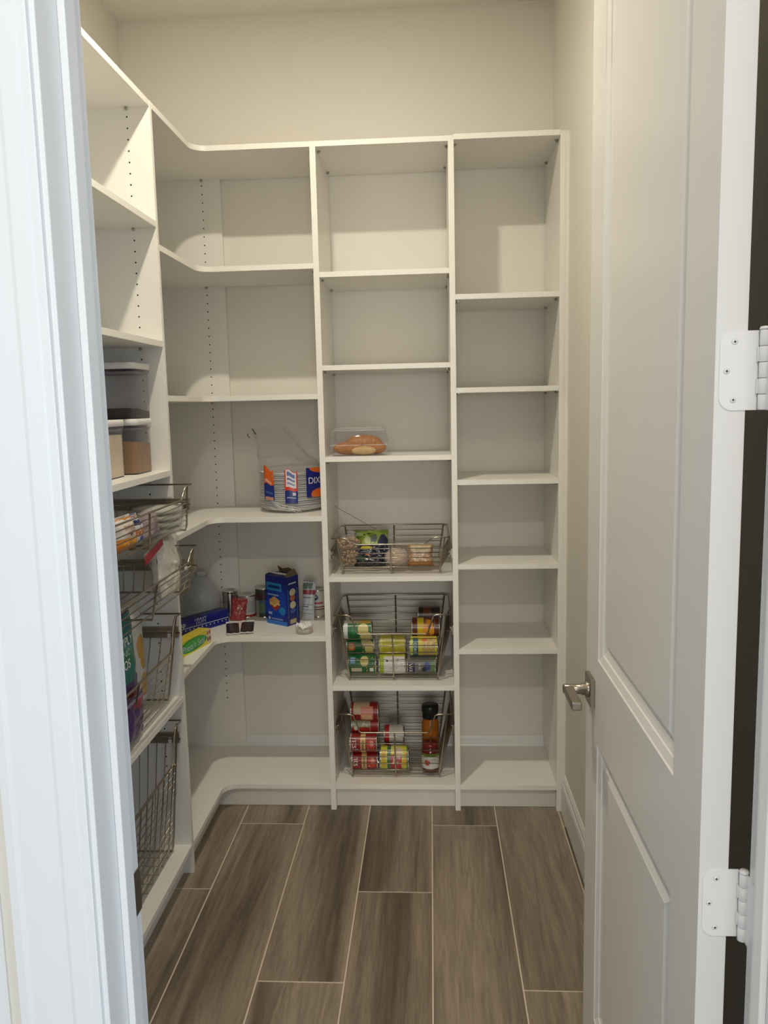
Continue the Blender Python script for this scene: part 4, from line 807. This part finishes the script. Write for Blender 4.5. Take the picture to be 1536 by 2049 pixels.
BLU = pmat('blue_bag_print', (0.015, 0.02, 0.28), [('r', 0.2, 0.8, 0.5, 0.6, (0.4, 0.42, 0.6)), ('n', 6, 0.66, 0, 1, (0.03, 0.05, 0.35))], 0.22)
WBO = pmat('white_blue_orange_bag_print', (0.62, 0.62, 0.62), [('r', 0, 1, 0.30, 0.55, (0.50, 0.16, 0.06)), ('e', 0.5, 0.18, 0.3, 0.12, (0.05, 0.10, 0.30)), ('r', 0, 1, 0.72, 0.92, (0.015, 0.03, 0.14)), ('n', 8, 0.6, 0, 1, (0.70, 0.70, 0.70))], 0.22)
lbag('snack_bag', 'blue snack bag end in the shallow left basket, beside the door frame', -0.850, 1.985, ZB1+0.003, 0.13, 0.090, 0.05, BLU, seed=1.1, yaw=-8)
lbag('snack_bag', 'orange and white chip bag standing in the shallow left basket', -0.800, 2.030, ZB1, 0.125, 0.080, 0.045, CHP, seed=2.7, tilt=-6, wr=0.005)
lbag('snack_bag', 'small white and blue bag between the chip bag and the zip bag', -0.806, 2.120, ZB1, 0.060, 0.074, 0.04, WBO, seed=3.9, tilt=-4)
# clear zip bag with pinkish contents
t = thing('zip_bag', 'clear zip bag with a mauve tint behind the basket upright', 'bag', (-0.798, 2.195, ZB1), 0, rot=(R_(-5), 0, RB))
mb = MB(); pillow(mb, 0.105, 0.082, 0.055, seed=5.5, wr=0.008); mb.build('bag_film', film('mauve_film', (0.55, 0.47, 0.50), 0.34, 0.18, (0.9, 0.86, 0.88)), t)
mb = MB(); pillow(mb, 0.080, 0.052, 0.036, seed=7.5, wr=0.006, z0=0.004); mb.build('contents', plain('pinkish_snack', (0.42, 0.32, 0.31), 0.6, var=0.4, bscale=60), t)
# stack of flat clear packs
PKC = plain('pale_tortilla', (0.50, 0.49, 0.41), 0.6, var=0.12, bscale=40)
for i in range(4):
    t = thing('flat_food_pack', ('flat clear pack of pale wraps, lowest of the stack in the basket', 'flat clear pack of pale wraps, second from the bottom of the stack', 'flat clear pack of pale wraps, third from the bottom of the stack', 'flat clear pack of pale wraps on top of the stack')[i], 'pack', (-0.812, 2.322, ZB1+0.0195*i), RB+R_(2*i-3), 'flat packs stacked in the shallow left basket')
    mb = MB(); loft(mb, [rring(0.118, 0.11, 0.05, 0.001), rring(0.132, 0.124, 0.055, 0.005), rring(0.132, 0.124, 0.055, 0.013), rring(0.118, 0.11, 0.05, 0.0165)]); mb.build('wraps', PKC, t)
    mb = MB(); loft(mb, [rring(0.136, 0.126, 0.03, 0.0005), rring(0.150, 0.134, 0.035, 0.008), rring(0.136, 0.126, 0.03, 0.0180)]); mb.build('pack_film', film('pack_film', (0.8, 0.8, 0.78), 0.14, 0.12), t)
# big clear bag with white contents and a red zip
t = thing('zip_bag', 'big clear zip bag of white contents with a red zip strip', 'bag', (-0.800, 2.340, ZB2), 0, rot=(R_(-5), R_(4), RB+R_(3)))
mb = MB(); pillow(mb, 0.158, 0.176, 0.066, n=26, m=30, seed=12.0, wr=0.011, p=3.2); mb.build('contents', plain('soft_white_contents', (0.88, 0.82, 0.73), 0.6, bump=0.15, bscale=70), t)
mb = MB(); pillow(mb, 0.168, 0.186, 0.074, n=26, m=30, seed=14.0, wr=0.012, p=3.0); mb.build('bag_film', film('zip_film', (0.95, 0.93, 0.90), 0.06, 0.10, edge=0.18), t)
fz = MB(); fz.grid(lambda u, v: (-0.060-0.170*u, -0.020+0.006*u, 0.184-0.030*u-0.060*v*(1-u*0.55)+0.006*sin(u*5)), 12, 6); fz.build('bag_mouth', film('mouth_film', (0.7, 0.68, 0.68), 0.16, 0.15), t)
fz = MB(); fz.grid(lambda u, v: (-0.066-0.168*u, -0.022+0.006*u, 0.178-0.036*u-0.020*v-0.006*u*v), 12, 2); fz.build('zip_strip', plain('red_zip', (0.33, 0.008, 0.03), 0.35), t)
# teal / purple chip bags
ZB4 = L4+TH+0.0175
TEA = pmat('teal_chip_bag_print', (0.012, 0.16, 0.15), [('r', 0, 1, 0, 0.44, (0.07, 0.02, 0.13)), ('e', 0.75, 0.30, 0.30, 0.07, (0.26, 0.03, 0.06)), ('r', 0, 1, 0.58, 0.70, (0.010, 0.15, 0.085)), ('r', 0.35, 0.42, 0.36, 0.46, (0.5, 0.5, 0.55))], 0.25)
t = bag('chip_bag', 'teal and purple organic chip bag standing nearest the door frame', 'bag', (-0.862, 2.085, ZB4), (R_(-2), 0, RB), 0.245, 0.335, 0.036, TEA, seed=21.0, wr=0.004, p=4.0)
o = [c for c in t.children][0]
def onbag(cx_, cz_): return lambda a, b: (cx_+0.020+a, -0.0228, cz_+b)
lettering(o, 'SIMPLY', 0.036, onbag(-0.006, 0.268), WHT); lettering(o, 'ORGANIC', 0.026, onbag(-0.036, 0.236), plain('pale_green_ink', (0.40, 0.62, 0.50), 0.4)); lettering(o, 'DORITOS', 0.036, onbag(-0.058, 0.204), WHT)
CHB = pmat('white_chip_bag_print', (0.66, 0.66, 0.65), [('e', 0.76, 0.60, 0.15, 0.12, (0.60, 0.33, 0.06)), ('e', 0.82, 0.46, 0.12, 0.10, (0.58, 0.31, 0.05)), ('e', 0.78, 0.22, 0.15, 0.12, (0.60, 0.33, 0.06)), ('r', 0.72, 0.92, 0.79, 0.795, (0.3, 0.3, 0.3)), ('r', 0, 0.5, 0, 0.4, (0.07, 0.02, 0.13))], 0.28)
bag('chip_bag', 'white chip bag with orange chips, standing behind the teal one', 'bag', (-0.903, 2.272, ZB4), (R_(-2), 0, RB), 0.225, 0.315, 0.036, CHB, seed=27.0, wr=0.004, p=4.0)
PUR = pmat('purple_bag_print', (0.055, 0.018, 0.11), [('n', 5, 0.58, 0, 1, (0.09, 0.03, 0.16)), ('e', 0.7, 0.85, 0.4, 0.12, (0.28, 0.03, 0.05)), ('r', 0, 1, 0.93, 1, (0.20, 0.16, 0.25))], 0.25)
bag('chip_bag', 'small purple chip bag slumped at the foot of the teal bag', 'bag', (-0.832, 2.080, ZB4), (R_(3), R_(3), RB+R_(3)), 0.150, 0.115, 0.020, PUR, seed=24.0, wr=0.004)
